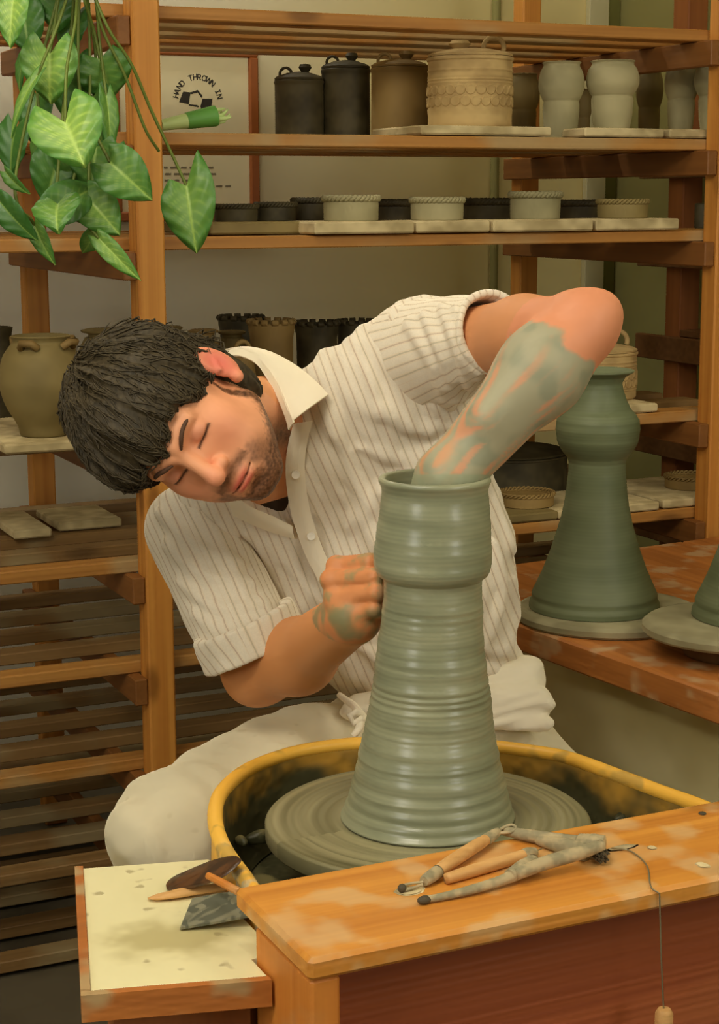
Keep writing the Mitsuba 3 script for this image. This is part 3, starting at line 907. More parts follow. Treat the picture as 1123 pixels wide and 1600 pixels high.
board(770, 862, 880, 5, 0.06, 0.25, "pale board on the sixth shelf beside the bulb-necked vase", group="boards on the lower shelves")
board(20, 80, 790, 4, 0.3, 0.5, "pale board lying at the back left on the fifth shelf", group="boards on the lower shelves")
board(90, 190, 790, 4, 0.34, 0.5, "pale board lying behind the post on the fifth shelf", group="boards on the lower shelves")

# ------------------------------------------------------------------ on the wall behind
pc = PY(250, 90, YW), PY(386, 90, YW), PY(386, 330, YW)
xa, xb, zt, zb = pc[0][0] - 0.10, pc[1][0], pc[1][2], pc[2][2]
poster = thing("framed_poster", "brown-framed poster with round hands emblem on the wall behind the rack", "poster")
mat("poster_paper", rgbd(lin(226, 216, 176)), 0.7)
mat("frame_wood", rgbd(lin(150, 84, 36)), 0.5)
mat("faint_ink", rgbd(lin(124, 114, 90)), 0.7)
mat("print_ink", rgbd(lin(52, 48, 40)), 0.7)
fw = 0.021
put("paper", cbox((xa, YW - 0.006, zb), (xb, YW - 0.001, zt), 0.001), "poster_paper", poster)
for a, b in [((xa - fw, zt - 0.0005), (xb + fw, zt + fw)), ((xa - fw, zb - fw), (xb + fw, zb + 0.0005)), ((xa - fw, zb), (xa + 0.0005, zt)), ((xb - 0.0005, zb), (xb + fw, zt))]:
    put("frame", cbox((a[0], YW - 0.016, a[1]), (b[0], YW - 0.0005, b[1]), 0.003), "frame_wood", poster)


def on_paper(m, x, z):
    """A mesh lying in xy (reading along +x) put upright on the paper."""
    m = m.copy()
    v = m.vertices
    m.vertices = np.c_[v[:, 0] + x, YW - 0.0062 - v[:, 2], v[:, 1] + z]
    return m


ec = PY(309, 158, YW - 0.006)
es = scale_at(ec)
R_ = 32.5 * es
txt = "HAND THROWN IN"
for i, ch in enumerate(txt):
    if ch == " ":
        continue
    a = math.radians(168 - i * 156 / (len(txt) - 1))
    m = meshkit.text_mesh(ch, 8.5 * es, 0.0006, bold=True)
    m.vertices[:, 0] -= m.vertices[:, 0].mean()
    c, s = math.cos(a - math.pi / 2), math.sin(a - math.pi / 2)
    m.vertices[:, :2] = m.vertices[:, :2] @ np.array([[c, s], [-s, c]]) + [R_ * math.cos(a), R_ * math.sin(a)]
    put("letter", on_paper(m, ec[0], ec[2]), "print_ink", poster, smooth=False)


def flat(pts, x, z):
    q = Polygon(pts)
    return on_paper(trimesh.creation.extrude_polygon(q, 0.0006, engine="earcut"), x, z)


U = es
for pts in ([(-31, -2), (-24, 14), (-12, 13), (-15, -5)], [(4, -8), (8, 4), (24, 4), (22, -10), (6, -14)], [(-12, 13), (0, 17), (8, 8), (6, 5), (0, 13), (-12, 10)], [(-15, -5), (-2, -6), (2, -8), (1, -9.5), (-15, -7)]):
    put("emblem", flat(np.array(pts) * U, ec[0], ec[2]), "print_ink", poster, smooth=False)
for row, (y, xs) in enumerate([(262, (256, 326)), (272, (257, 340)), (282, (257, 334)), (291, (262, 352)), (300, (258, 318))]):
    x = xs[0]
    while x < xs[1]:
        w = RNG.uniform(5, 13)
        q = PY(x, y, YW - 0.006)
        put("text_line", flat(np.array([(0, -1.6), (w, -1.6), (w, 1.6), (0, 1.6)]) * U, q[0], q[2]), "faint_ink", poster, smooth=False)
        x += w + 4
pp = PY(772, 350, YW - 0.012)
struct("trim_1", tube([[pp[0], YW - 0.012, 0.0], [pp[0], YW - 0.012, ZC]], 0.0105, 10), "wall_paint_side", smooth=True, label="thin vertical pipe on the back wall")
q0, q1 = PY(915, 350, YW - 0.02), PY(945, 350, YW - 0.02)
mat("pale_trim", rgbd(lin(196, 190, 150)), 0.6)
struct("trim_2", cbox((q0[0], YW - 0.02, 0), (q1[0], YW - 0.0005, ZC), 0.002), "pale_trim", label="pale upright board on the back wall")
mat("olive_wall", rgbd(lin(112, 112, 58)), 0.8)
q2 = PY(1400, 350, YW - 0.012)
struct("trim_3", cbox((q1[0] + 0.001, YW - 0.012, 0), (XR, YW - 0.0005, ZC), 0.002), "olive_wall", label="olive panelled end of the back wall")

# a darker storage frame between the rack and the wall at the right
fr = thing("storage_frame", "dark brown storage frame of posts and rails behind the rack's right end", "shelf frame")
FX = XR - 0.10
FY = [CAM[1] + (FX / ray(1052, 500)[0]) * ray(1052, 500)[1], 2.72]
for y in FY:
    put("post", cbox((FX - 0.004, y - 0.03, 0.001), (FX + 0.05, y + 0.03, 1.75), 0.003), "frame_post", fr)
for y in (258, 400, 548, 700, 835):
    z = PY(1090, y, 3.25)[2]
    put("rail", cbox((FX - 0.0245, FY[1] - 0.05, z - 0.028), (FX - 0.0045, FY[0] + 0.12, z + 0.028), 0.002), "far_wood_x", fr)
    put("shelf_board", cbox((FX - 0.004, FY[1] + 0.031, z + 0.0285), (FX + 0.09, FY[0] - 0.031, z + 0.045), 0.002), "far_wood_x", fr)
q = PY(998, 470, YW - 0.05)
solo("wall_hook_bag", trimesh.creation.icosphere(3, 1.0).apply_scale([0.022, 0.02, 0.045]).apply_translation([q[0], YW - 0.04, q[2]]), "dark_clay", "small dark bundle hanging on the olive wall right of the elbow", "bundle", smooth=True)

# ------------------------------------------------------------------ the potter: a signed distance field turned into a surface
def K(x, y, zc):
    """Picture column, row and distance along the view axis -> metres (right, down, away from the lens)."""
    return np.array([(x - 561.5) / F_PX * zc, (y - 800) / F_PX * zc, zc])


def cap(p, a, b, ra, rb):
    a, b = np.asarray(a, np.float32), np.asarray(b, np.float32)
    ba = b - a
    q = p - a
    t = np.clip(q @ ba / max(float(ba @ ba), 1e-12), 0, 1)
    return np.sqrt(np.maximum(((q - t[:, None] * ba) ** 2).sum(1), 1e-14)) - (ra + (rb - ra) * t)


def ell(p, c, r, R=None):
    q = p - np.asarray(c, np.float32)
    if R is not None:
        q = q @ np.asarray(R, np.float32).T
    r = np.asarray(r, np.float32)
    k0 = np.sqrt(((q / r) ** 2).sum(1)) + 1e-9
    k1 = np.sqrt(((q / r**2) ** 2).sum(1)) + 1e-9
    return k0 * (k0 - 1) / k1


def sph(p, c, r):
    return np.sqrt(((p - np.asarray(c, np.float32)) ** 2).sum(1)) - r


def smin(a, b, k):
    h = np.maximum(k - np.abs(a - b), 0) / k
    return np.minimum(a, b) - h * h * k * 0.25


def smax(a, b, k):
    return -smin(-a, -b, k)


def near(p, lo, hi, fn, far=1.0):
    lo, hi = np.asarray(lo), np.asarray(hi)
    m = np.all((p > lo) & (p < hi), 1)
    d = np.full(len(p), far, np.float32)
    if m.any():
        d[m] = fn(p[m])
    return d


def axis(lo, hi, step, fine=()):
    """Grid coordinates from lo to hi with the given step, finer inside the (lo, hi, step) spans."""
    out, x = [lo], lo
    while x < hi:
        s = step
        for a, b, f in fine:
            if a <= x < b:
                s = min(s, f)
        x += s
        out.append(x)
    n = -len(out) % 8
    return np.array(out + [out[-1] + step * (k + 1) for k in range(n + 1)], np.float32)


def mesh_sdf(fn, xs, ys, zs, B=8, slack=1.3):
    """Surface nets of fn < 0 on a rectilinear grid; only blocks near the surface are evaluated finely."""
    g = (xs, ys, zs)
    n = [len(a) for a in g]
    nb = [(k - 1) // B for k in n]
    cen = [0.5 * (a[:-1:B][:m] + a[B::B][:m]) for a, m in zip(g, nb)]
    hal = [0.5 * (a[B::B][:m] - a[:-1:B][:m]) for a, m in zip(g, nb)]
    C = np.stack(np.meshgrid(*cen, indexing="ij"), -1).reshape(-1, 3).astype(np.float32)
    Hh = np.sqrt(sum(h**2 for h in np.meshgrid(*hal, indexing="ij"))).reshape(-1)
    dc = fn(C)
    vals = np.ones(n, np.float32)
    coarse = np.where(dc < 0, -1, 1).astype(np.float32).reshape(nb)
    vals[:nb[0] * B, :nb[1] * B, :nb[2] * B] = np.repeat(np.repeat(np.repeat(coarse, B, 0), B, 1), B, 2)
    keep = np.argwhere((np.abs(dc) < Hh * slack + 0.006).reshape(nb))
    k = np.arange(B + 1)
    for s in range(0, len(keep), 1200):
        q = keep[s:s + 1200] * B
        I = (q[:, 0, None, None, None] + k[None, :, None, None]) + np.zeros((1, 1, B + 1, B + 1), int)
        J = (q[:, 1, None, None, None] + k[None, None, :, None]) + np.zeros((1, B + 1, 1, B + 1), int)
        L = (q[:, 2, None, None, None] + k[None, None, None, :]) + np.zeros((1, B + 1, B + 1, 1), int)
        lin_ = np.unique(np.ravel_multi_index((I.ravel(), J.ravel(), L.ravel()), n))
        i, j, l = np.unravel_index(lin_, n)
        vals[i, j, l] = fn(np.stack([xs[i], ys[j], zs[l]], 1))
    neg = vals < 0
    cnt = np.zeros([a - 1 for a in n], np.int8)
    for a, b, c in np.ndindex(2, 2, 2):
        cnt += neg[a:n[0] - 1 + a, b:n[1] - 1 + b, c:n[2] - 1 + c]
    act = np.argwhere((cnt > 0) & (cnt < 8))
    cidx = np.full(cnt.shape, -1, np.int32)
    cidx[act[:, 0], act[:, 1], act[:, 2]] = np.arange(len(act))
    corn = np.array(list(np.ndindex(2, 2, 2)))
    cv = np.stack([vals[act[:, 0] + a, act[:, 1] + b, act[:, 2] + c] for a, b, c in corn], 1)
    cp = np.stack([np.stack([xs[act[:, 0] + a], ys[act[:, 1] + b], zs[act[:, 2] + c]], 1) for a, b, c in corn], 1)
    acc, num_ = np.zeros((len(act), 3)), np.zeros(len(act))
    for a in range(8):
        for b in range(a + 1, 8):
            if np.abs(corn[a] - corn[b]).sum() == 1:
                m = (cv[:, a] < 0) != (cv[:, b] < 0)
                t = cv[m, a] / (cv[m, a] - cv[m, b])
                acc[m] += cp[m, a] + t[:, None] * (cp[m, b] - cp[m, a])
                num_[m] += 1
    v = acc / num_[:, None]
    faces = []
    for ax in range(3):
        o = [k for k in range(3) if k != ax]
        sl0, sl1 = [slice(1, -1)] * 3, [slice(1, -1)] * 3
        sl0[ax], sl1[ax] = slice(0, -1), slice(1, None)
        e = np.argwhere(neg[tuple(sl0)] != neg[tuple(sl1)])
        off = np.ones(3, int); off[ax] = 0
        e = e + off
        fl = neg[e[:, 0], e[:, 1], e[:, 2]]
        q = []
        for du, dv in ((-1, -1), (0, -1), (0, 0), (-1, 0)):
            c = e.copy(); c[:, o[0]] += du; c[:, o[1]] += dv
            q.append(cidx[c[:, 0], c[:, 1], c[:, 2]])
        q = np.stack(q, 1)
        flip = fl if ax != 1 else ~fl
        q[~flip] = q[~flip][:, ::-1]
        faces.append(q)
    q = np.vstack(faces)
    q = q[(q >= 0).all(1)]
    return v, np.vstack([q[:, [0, 1, 2]], q[:, [0, 2, 3]]])


def to_world(v, f):
    w = wld(v)
    m = trimesh.Trimesh(w, f, process=False)
    if m.volume < 0:
        m = trimesh.Trimesh(w, f[:, ::-1], process=False)
    return m


# head frame: columns of HM are the head's right, front and up in (right, down, away)
HS = 0.96
HO = np.array([-0.1976, -0.1056, 2.038])
_hr = np.array([-0.47475382, 0.77139187, 0.42374921]); _hf = np.array([0.22556215, 0.57202948, -0.7886089]); _hu = np.array([-0.85072353, -0.2788133, -0.44556999])
HM = np.stack([_hr, _hf, _hu], 1)


def h2c(v):
    """Head coordinates (right, front, up) -> (right, down, away)."""
    return (np.asarray(v, float) * HS) @ HM.T + HO


def c2h(p):
    return ((p - HO) @ HM / HS).astype(np.float32)


def sym(p):
    q = p.copy(); q[:, 0] = np.abs(q[:, 0])
    return q


def head_sdf(p):
    """In head coordinates, metres."""
    s = sym(p)
    d = ell(s, (0, -0.016, 0.056), (0.077, 0.098, 0.086))
    d = smin(d, ell(s, (0, 0.036, -0.004), (0.062, 0.058, 0.088)), 0.03)
    d = smin(d, cap(s, (0.050, 0.006, -0.050), (0.018, 0.072, -0.082), 0.017, 0.016), 0.03)
    d = smin(d, sph(s, (0, 0.079, -0.081), 0.0185), 0.025)
    d = smin(d, ell(s, (0, 0.074, -0.050), (0.034, 0.028, 0.030)), 0.02)          # muzzle
    d = smin(d, sph(s, (0.044, 0.058, -0.008), 0.021), 0.022)                     # cheekbone
    d = smin(d, sph(s, (0.036, 0.058, -0.042), 0.020), 0.03)                      # cheek
    d = smin(d, cap(s, (0.008, 0.090, 0.042), (0.042, 0.076, 0.040), 0.010, 0.008), 0.014)   # brow
    d = smax(d, -ell(s, (0.031, 0.105, 0.021), (0.019, 0.020, 0.012)), 0.016)     # eye socket
    d = smin(d, ell(s, (0.031, 0.0765, 0.020), (0.0155, 0.0125, 0.0115)), 0.004)  # lidded eye
    d = smax(d, -cap(s, (0.018, 0.0905, 0.0135), (0.044, 0.082, 0.0135), 0.0016, 0.0016), 0.003)   # lash line
    d = smin(d, cap(p, (0, 0.091, 0.030), (0, 0.1135, -0.012), 0.0075, 0.0105), 0.011)          # nose
    d = smin(d, cap(p, (0, 0.1135, -0.012), (0, 0.102, -0.022), 0.0105, 0.007), 0.006)
    d = smin(d, sph(s, (0.0125, 0.0985, -0.016), 0.0082), 0.006)                  # wings of the nose
    d = smax(d, -sph(s, (0.0075, 0.108, -0.0265), 0.0036), 0.004)                 # nostrils
    d = smin(d, ell(s, (0, 0.0975, -0.0445), (0.021, 0.0105, 0.0055)), 0.007)     # upper lip
    d = smin(d, ell(s, (0, 0.0965, -0.0555), (0.018, 0.0105, 0.0062)), 0.007)     # lower lip
    d = smax(d, -cap(s, (0, 0.1085, -0.0498), (0.024, 0.094, -0.0505), 0.0016, 0.0012), 0.003)
    d = smax(d, -ell(s, (0, 0.104, -0.070), (0.018, 0.010, 0.007)), 0.012)        # dip under the lip
    # ear
    c, sn = math.cos(0.42), math.sin(0.42)
    R = np.array([[c, sn, 0], [-sn, c, 0], [0, 0, 1]])
    e = ell(s, (0.080, -0.016, 0.004), (0.0075, 0.0185, 0.033), R)
    e = smax(e, -ell(s, (0.089, -0.008, 0.006), (0.0075, 0.0105, 0.021), R), 0.005)
    e = smin(e, cap(s, (0.079, -0.002, 0.0), (0.082, -0.016, 0.008), 0.003, 0.003), 0.004)
    e = smin(e, sph(s, (0.0765, -0.006, -0.026), 0.0075), 0.008)
    d = smin(d, e, 0.006)
    return d


# joints
NB = K(418, 656, 2.215)                                     # base of the neck
SL, EL, WL = K(672, 556, 2.15), K(908, 510, 1.875), K(677, 790, 1.848)
SR, ER, WR = K(300, 822, 2.28), K(405, 1043, 2.165), K(552, 962, 1.945)
FE = K(698, 748, 1.842)                                    # where the left forearm enters the pot

# right hand: joints (knuckle, middle, end, tip) of index, middle, ring, little finger, then the thumb
FING = [
    [K(527, 884, 1.955), K(577, 878, 1.930), K(603, 876, 1.962), K(612, 880, 1.985)],
    [K(518, 906, 1.945), K(584, 902, 1.912), K(607, 900, 1.944), K(612, 905, 1.968)],
    [K(524, 932, 1.940), K(587, 926, 1.905), K(609, 927, 1.935), K(612, 931, 1.960)],
    [K(536, 957, 1.940), K(584, 952, 1.908), K(603, 953, 1.930), K(606, 957, 1.950)]]
FR = [0.0098, 0.0102, 0.0096, 0.0084]
THUMB = [K(548, 955, 1.985), K(548, 905, 2.000), K(585, 882, 2.000), K(606, 880, 2.000)]


def hand_r(p):
    d = cap(p, WR, K(540, 930, 1.955), 0.029, 0.022)
    for k, f in enumerate(FING):
        d = smin(d, cap(p, K(549, 944, 1.958), f[0], 0.018, FR[k] * 1.05), 0.012)
    for k, f in enumerate(FING):
        r = FR[k]
        g = cap(p, f[0], f[1], r * 1.08, r * 1.0)
        g = smin(g, cap(p, f[1], f[2], r * 1.02, r * 0.9), 0.003)
        g = smin(g, cap(p, f[2], f[3], r * 0.9, r * 0.8), 0.003)
        g = smin(g, sph(p, f[0] + np.array([-0.002, 0, -0.002]), r * 1.12), 0.006)
        d = smin(d, g, 0.0028)
    t = cap(p, THUMB[0], THUMB[1], 0.016, 0.011)
    t = smin(t, cap(p, THUMB[1], THUMB[2], 0.011, 0.0105), 0.004)
    t = smin(t, cap(p, THUMB[2], THUMB[3], 0.0105, 0.009), 0.004)
    return smin(d, t, 0.006)


LH = [WL, K(675, 845, 1.856), K(675, 885, 1.862)]           # the left hand hangs down inside the pot
LFING = [[LH[1] + np.array([dx, 0.004, dz]), LH[2] + np.array([dx * 1.2, -0.006, dz * 1.1]), LH[2] + np.array([dx * 1.15 - 0.002, 0.024, dz * 1.25])]
         for dx, dz in ((-0.006, -0.020), (-0.010, -0.006), (-0.009, 0.008), (-0.005, 0.021))]


def hand_l(p):
    d = cap(p, LH[0], LH[1], 0.026, 0.027)
    for f in LFING:
        g = smin(cap(p, f[0], f[1], 0.0095, 0.0085), cap(p, f[1], f[2], 0.0085, 0.0075), 0.003)
        d = smin(d, g, 0.004)
    t = smin(cap(p, LH[0] + np.array([0.012, 0.02, 0]), LH[1] + np.array([0.028, 0.0, 0]), 0.013, 0.011), cap(p, LH[1] + np.array([0.028, 0, 0]), LH[1] + np.array([0.024, 0.035, 0]), 0.010, 0.009), 0.004)
    return smin(d, t, 0.006)


UPB = np.array([0.0, -0.004, 0.0])


def arm_l(p):
    d = cap(p, SL, SL * 0.35 + EL * 0.65 + UPB, 0.050, 0.0415)
    d = smin(d, cap(p, SL * 0.35 + EL * 0.65 + UPB, EL, 0.0415, 0.035), 0.02)
    mid = EL * 0.70 + FE * 0.30
    d = smin(d, cap(p, EL, mid, 0.033, 0.0435), 0.03)
    d = smin(d, cap(p, mid, FE, 0.0425, 0.0310), 0.03)
    d = smin(d, cap(p, FE, WL, 0.0310, 0.026), 0.02)
    d = smin(d, cap(p, EL, K(942, 485, 1.872), 0.026, 0.0155), 0.025)
    d = smin(d, cap(p, K(850, 545, 1.85), K(760, 650, 1.82), 0.018, 0.012), 0.03)
    return smin(d, near(p, LH[0] - [.1, .06, .1], LH[2] + [.1, .1, .1], hand_l), 0.015)


def arm_r(p):
    d = cap(p, SR, ER, 0.050, 0.041)
    mid = ER * 0.62 + WR * 0.38 + np.array([0.006, 0.011, 0.026])
    d = smin(d, cap(p, ER, mid, 0.040, 0.0415), 0.03)
    d = smin(d, cap(p, mid, WR, 0.0415, 0.031), 0.03)
    d = smin(d, sph(p, K(396, 1058, 2.165), 0.023), 0.03)
    return smin(d, near(p, WR - [.14, .16, .14], WR + [.14, .14, .14], hand_r), 0.014)


def torso_core(p):
    d = cap(p, K(620, 670, 2.28), K(640, 900, 2.31), 0.08, 0.105)
    d = smin(d, cap(p, K(640, 900, 2.31), K(690, 1120, 2.40), 0.105, 0.11), 0.04)
    d = smin(d, cap(p, SL * 0.9 + SR * 0.1, SL * 0.1 + SR * 0.9, 0.055, 0.055), 0.05)
    return smin(d, cap(p, K(400, 780, 2.30), K(580, 940, 2.32), 0.07, 0.09), 0.05)


def neck(p):
    return cap(p, h2c((0, -0.022, -0.035)), NB, 0.052, 0.056)


HLO, HHI = HO - 0.2, HO + 0.2


def body(p):
    p = p.astype(np.float32)
    d = torso_core(p)
    d = smin(d, neck(p), 0.03)
    d = smin(d, near(p, HLO, HHI, lambda q: head_sdf(c2h(q)) * HS), 0.022)
    d = smin(d, arm_l(p), 0.03)
    return smin(d, arm_r(p), 0.03)


hp = h2c(np.array(list(np.ndindex(2, 2, 2))) * np.array([.18, .24, .27]) + np.array([-.09, -.12, -.12]))
lo, hi = hp.min(0), hp.max(0)
face = h2c(np.array([(-.06, .06, -.1), (.06, .06, -.1), (.06, .12, .06), (-.06, .12, .06), (-.09, -.03, 0), (0, .12, 0), (-.09, .0, .04)]))
flo, fhi = face.min(0) - 0.004, face.max(0) + 0.004
xs = axis(-0.42, 0.32, 0.0042, [(flo[0], fhi[0], 0.0018), (-0.06, 0.06, 0.0028)])
ys = axis(-0.30, 0.32, 0.0042, [(flo[1], fhi[1], 0.0018), (0.04, 0.15, 0.0028)])
zs = axis(1.75, 2.56, 0.0042, [(flo[2], fhi[2], 0.0020), (1.88, 2.02, 0.0026)])
bv, bf = mesh_sdf(body, xs, ys, zs)


def nz(p, s, seed=0):
    return meshkit.noise(np.asarray(p) * s, seed)


def mixc(c, col, t):
    return c + (np.asarray(col)[None] - c) * np.clip(t, 0, 1)[:, None]


def sst(a, b, x):
    t = np.clip((x - a) / (b - a), 0, 1)
    return t * t * (3 - 2 * t)


def skin_colors(v):
    c = np.tile(np.array(lin(214, 152, 104)), (len(v), 1))
    c = mixc(c, lin(198, 128, 82), nz(v, 40) * 0.5)
    c = mixc(c, lin(190, 130, 88), (v[:, 0] > 0.02) * 0.75)
    h = c2h(v)
    s = np.abs(h[:, 0])
    inh = (np.abs(h) < [0.1, 0.14, 0.16]).all(1) & (h[:, 1] > -0.06)
    face_ = inh * 1.0
    c = mixc(c, lin(226, 160, 124), face_ * 0.6)
    g = lambda a, r: np.exp(-(((np.c_[s, h[:, 1], h[:, 2]] - a) / r) ** 2).sum(1))
    c = mixc(c, lin(222, 128, 100), face_ * g((.04, .065, -.01), (.022, .03, .022)) * 0.55)
    c = mixc(c, lin(222, 132, 104), face_ * g((0, .115, -.01), (.014, .02, .016)) * 0.5)
    c = mixc(c, lin(214, 110, 96), (s > 0.066) * face_ * g((.082, -.012, .002), (.02, .022, .032)) * 0.95)
    # beard and moustache
    jl = np.interp(h[:, 1], [-.02, .0, .03, .06, .1], [-.035, -.04, -.062, -.066, -.066])
    be = sst(0.012, -0.010, h[:, 2] - jl + (nz(h, 260) - 0.5) * 0.016) * (h[:, 1] > -0.03)
    be = np.maximum(be, sst(0.010, 0.004, np.abs(h[:, 1] - 0.012 + 0.004 * nz(h, 200))) * sst(0.035, 0.02, h[:, 2]) * (s > 0.045) * 1.0)   # sideburn
    mo = np.exp(-(((h[:, 2] + 0.033 + 0.30 * np.maximum(s - 0.012, 0)) / 0.0075) ** 2)) * (s < 0.034) * (h[:, 1] > 0.08)
    go = np.exp(-((s / 0.027) ** 2)) * sst(-0.064, -0.072, h[:, 2]) + sst(0.020, 0.032, s + (nz(h, 150, 12) - .5) * .008) * sst(-.030, -.050, h[:, 2] + (nz(h, 150, 13) - .5) * .012) * sst(0.060, 0.040, s) * sst(0.035, 0.065, h[:, 1]) * 0.75
    low = np.interp(h[:, 1], [-.03, .0, .035, .07], [-.050, -.062, -.098, -.15])
    be = be * sst(low - 0.010, low + 0.006, h[:, 2])
    be = np.clip(np.maximum(np.maximum(be, mo * 0.85), go), 0, 1) * face_ * (0.72 + 0.4 * nz(h, 420))
    c = mixc(c, lin(72, 46, 27), be * 0.95)
    lips = np.maximum(np.exp(-(((h[:, 2] + 0.0455) / 0.0045) ** 2 + (s / 0.019) ** 4)), np.exp(-(((h[:, 2] + 0.0555) / 0.005) ** 2 + (s / 0.017) ** 4))) * (h[:, 1] > 0.092)
    c = mixc(c, lin(200, 98, 82), lips * face_)
    c = mixc(c, lin(110, 50, 38), face_ * np.exp(-(((h[:, 2] + 0.0500) / 0.0013) ** 2)) * (s < 0.023) * (h[:, 1] > 0.085))
    # lashes of the lowered lids, reddish lids
    c = mixc(c, lin(196, 122, 96), face_ * g((.031, .088, .022), (.016, .02, .011)) * 0.6)
    c = mixc(c, lin(48, 30, 22), face_ * np.exp(-(((h[:, 2] - 0.0132) / 0.0019) ** 2)) * (np.abs(s - 0.031) < 0.0155) * (h[:, 1] > 0.072))
    # clay on the left forearm and on both hands
    ax_ = FE - EL
    t = (v - EL) @ ax_ / (ax_ @ ax_)
    rad = np.linalg.norm(v - EL - t[:, None] * ax_, axis=1)
    u = ax_ / np.linalg.norm(ax_)
    st_ = np.c_[(v @ u) * 14, (v - np.outer(v @ u, u)) * 110]
    streak = meshkit.fbm(st_[:, [0, 1, 2]] + st_[:, [3, 3, 3]] * 0.7, 3)
    edge = t + (nz(v, 34, 3) - 0.5) * 0.30 + (nz(v, 120, 4) - 0.5) * 0.10
    on = (rad < 0.075) * (v[:, 0] > 0.03) * sst(0.13, 0.18, edge) * (v[:, 2] < 2.0)
    thin = sst(0.52 - 0.10 * sst(0.4, 1.0, t), 0.70 - 0.10 * sst(0.4, 1.0, t), streak) * sst(0.15, 0.5, t) * 0.72
    c = mixc(c, lin(212, 136, 106), (rad < 0.08) * (v[:, 0] > 0.1) * 0.5)
    c = mixc(c, lin(150, 150, 124), on * (1 - thin) * 0.95)
    c = mixc(c, lin(126, 132, 110), on * (1 - thin) * sst(0.5, 0.75, nz(v, 55, 8)) * 0.6)
    inside = (v[:, 1] > FE[1] - 0.004) * (v[:, 0] > 0.02) * (v[:, 2] < 1.91)
    c = mixc(c, lin(140, 146, 118), inside * 0.9)
    hd_ = np.linalg.norm((v - K(560, 925, 1.93)) / [0.075, 0.06, 0.1], axis=1) < 1
    c = mixc(c, lin(196, 118, 66), hd_ * 0.5)
    c = mixc(c, lin(138, 138, 98), hd_ * sst(0.42, 0.78, nz(v, 85, 5) * 0.7 + nz(v, 260, 15) * 0.3) * 0.7)
    c = mixc(c, lin(112, 116, 82), hd_ * sst(0.050, 0.062, v[:, 1] - 0.05) * sst(0.3, 0.7, nz(v, 60, 6)) * 0.75)
    ar = np.linalg.norm(v - (ER * 0.5 + WR * 0.5), axis=1) < 0.17
    c = mixc(c, lin(196, 128, 70), ar * (v[:, 0] < 0.0) * (~hd_) * 0.55)
    return np.clip(c, 0, 1)


scene["skin"] = {"type": "twosided", "bsdf": {"type": "principled", "base_color": {"type": "mesh_attribute", "name": "vertex_color"}, "roughness": 0.5, "specular": 0.35}}
man = thing("person", "man in striped white shirt bending over the wheel, one clay-covered arm inside the pot", "person")
put("body", to_world(bv, bf), "skin", man, smooth=True, color=skin_colors(bv))

# ------------------------------------------------------------------ hair, eyebrows
HF = np.array([-.14, -.06, -.035, -.016, .006, .03, .055, .08, .14])
HV = np.array([-.098, -.096, -.080, .020, .024, .018, .032, .052, .058])


def hair_sdf(q):
    s = sym(q)
    d = ell(q, (0.006, -0.014, 0.059), (0.095, 0.116, 0.096))
    d = smin(d, ell(s, (0, -0.050, -0.012), (0.077, 0.062, 0.084)), 0.03)
    line = np.interp(q[:, 1], HF, HV).astype(np.float32)
    # the fringe hangs in locks
    lock = (meshkit.noise(np.c_[q[:, 0] * 60 + q[:, 2] * 22, q[:, 1] * 6, q[:, 0] * 0], 5) - 0.5) * 0.030 * (q[:, 1] > 0.02)
    d = smax(d, (line + lock - q[:, 2]), 0.014)
    d = smax(d, -ell(s, (0.083, -0.006, -0.002), (0.03, 0.02, 0.034)), 0.008)          # round the ear
    a = np.arctan2(q[:, 0], q[:, 1] + 0.05)
    w = np.sqrt(q[:, 0] ** 2 + (q[:, 1] + 0.05) ** 2)
    d = d + (meshkit.noise(np.c_[a * 13 + w * 14, w * 16, q[:, 2] * 12], 1) - 0.5) * 0.016 + (meshkit.noise(np.c_[a * 34 + w * 30, w * 20, q[:, 2] * 20], 2) - 0.5) * 0.008
    return d


def hair_c(p):
    return hair_sdf(c2h(p)) * HS * 0.8


hp = h2c(np.array(list(np.ndindex(2, 2, 2))) * np.array([.23, .27, .29]) + np.array([-.115, -.15, -.11]))
lo, hi = hp.min(0), hp.max(0)
hv, hf_ = mesh_sdf(hair_c, axis(lo[0], hi[0], 0.0024), axis(lo[1], hi[1], 0.0024), axis(lo[2], hi[2], 0.0024))


def hair_fn(p, n, uv):
    return mix(lin(44, 38, 24), lin(72, 62, 42), noise(p.x * 300, p.y * 300, p.z * 120))


mat("dark_hair", proc(hair_fn), 0.6, 0.3)
mat("brow_hair", rgbd(lin(78, 52, 34)), 0.7)
hm = to_world(hv, hf_)
# separate strands lie over the mass, following it from the crown outwards
strands = []
rs = np.random.default_rng(11)
hn = c2h(hv)
cand = hn[(hn[:, 2] > 0.0)]
for _ in range(1500):
    q = cand[rs.integers(len(cand))].astype(float)
    d = np.array([q[0], q[1] + 0.05, 0.0]); d /= np.linalg.norm(d) + 1e-6
    tdir = np.array([d[0], d[1], -1.2 * max(0, 1 - (q[2] + 0.02) / 0.17) - 0.15]) + rs.normal(0, 0.25, 3)
    pts, cur = [], q.copy()
    L_ = rs.uniform(0.02, 0.05)
    for k in range(6):
        e = hair_sdf(np.array([cur], np.float32))[0]
        g = np.array([hair_sdf(np.array([cur + o], np.float32))[0] for o in np.eye(3) * 0.004]) - e
        g /= np.linalg.norm(g) + 1e-9
        cur = cur - g * (e - 0.0012)
        pts.append(cur.copy())
        td = tdir - g * (tdir @ g); td /= np.linalg.norm(td) + 1e-9
        cur = cur + td * L_ / 5
    pts[-1] = pts[-1] + g * 0.002
    strands.append(tube(np.array(pts), [0.0006, 0.0011, 0.0012, 0.0011, 0.0008, 0.0003], 4))
sm = cat(*strands)
sm.vertices = wld(h2c(sm.vertices))
hair = put("hair", hm, "dark_hair", man, smooth=True)
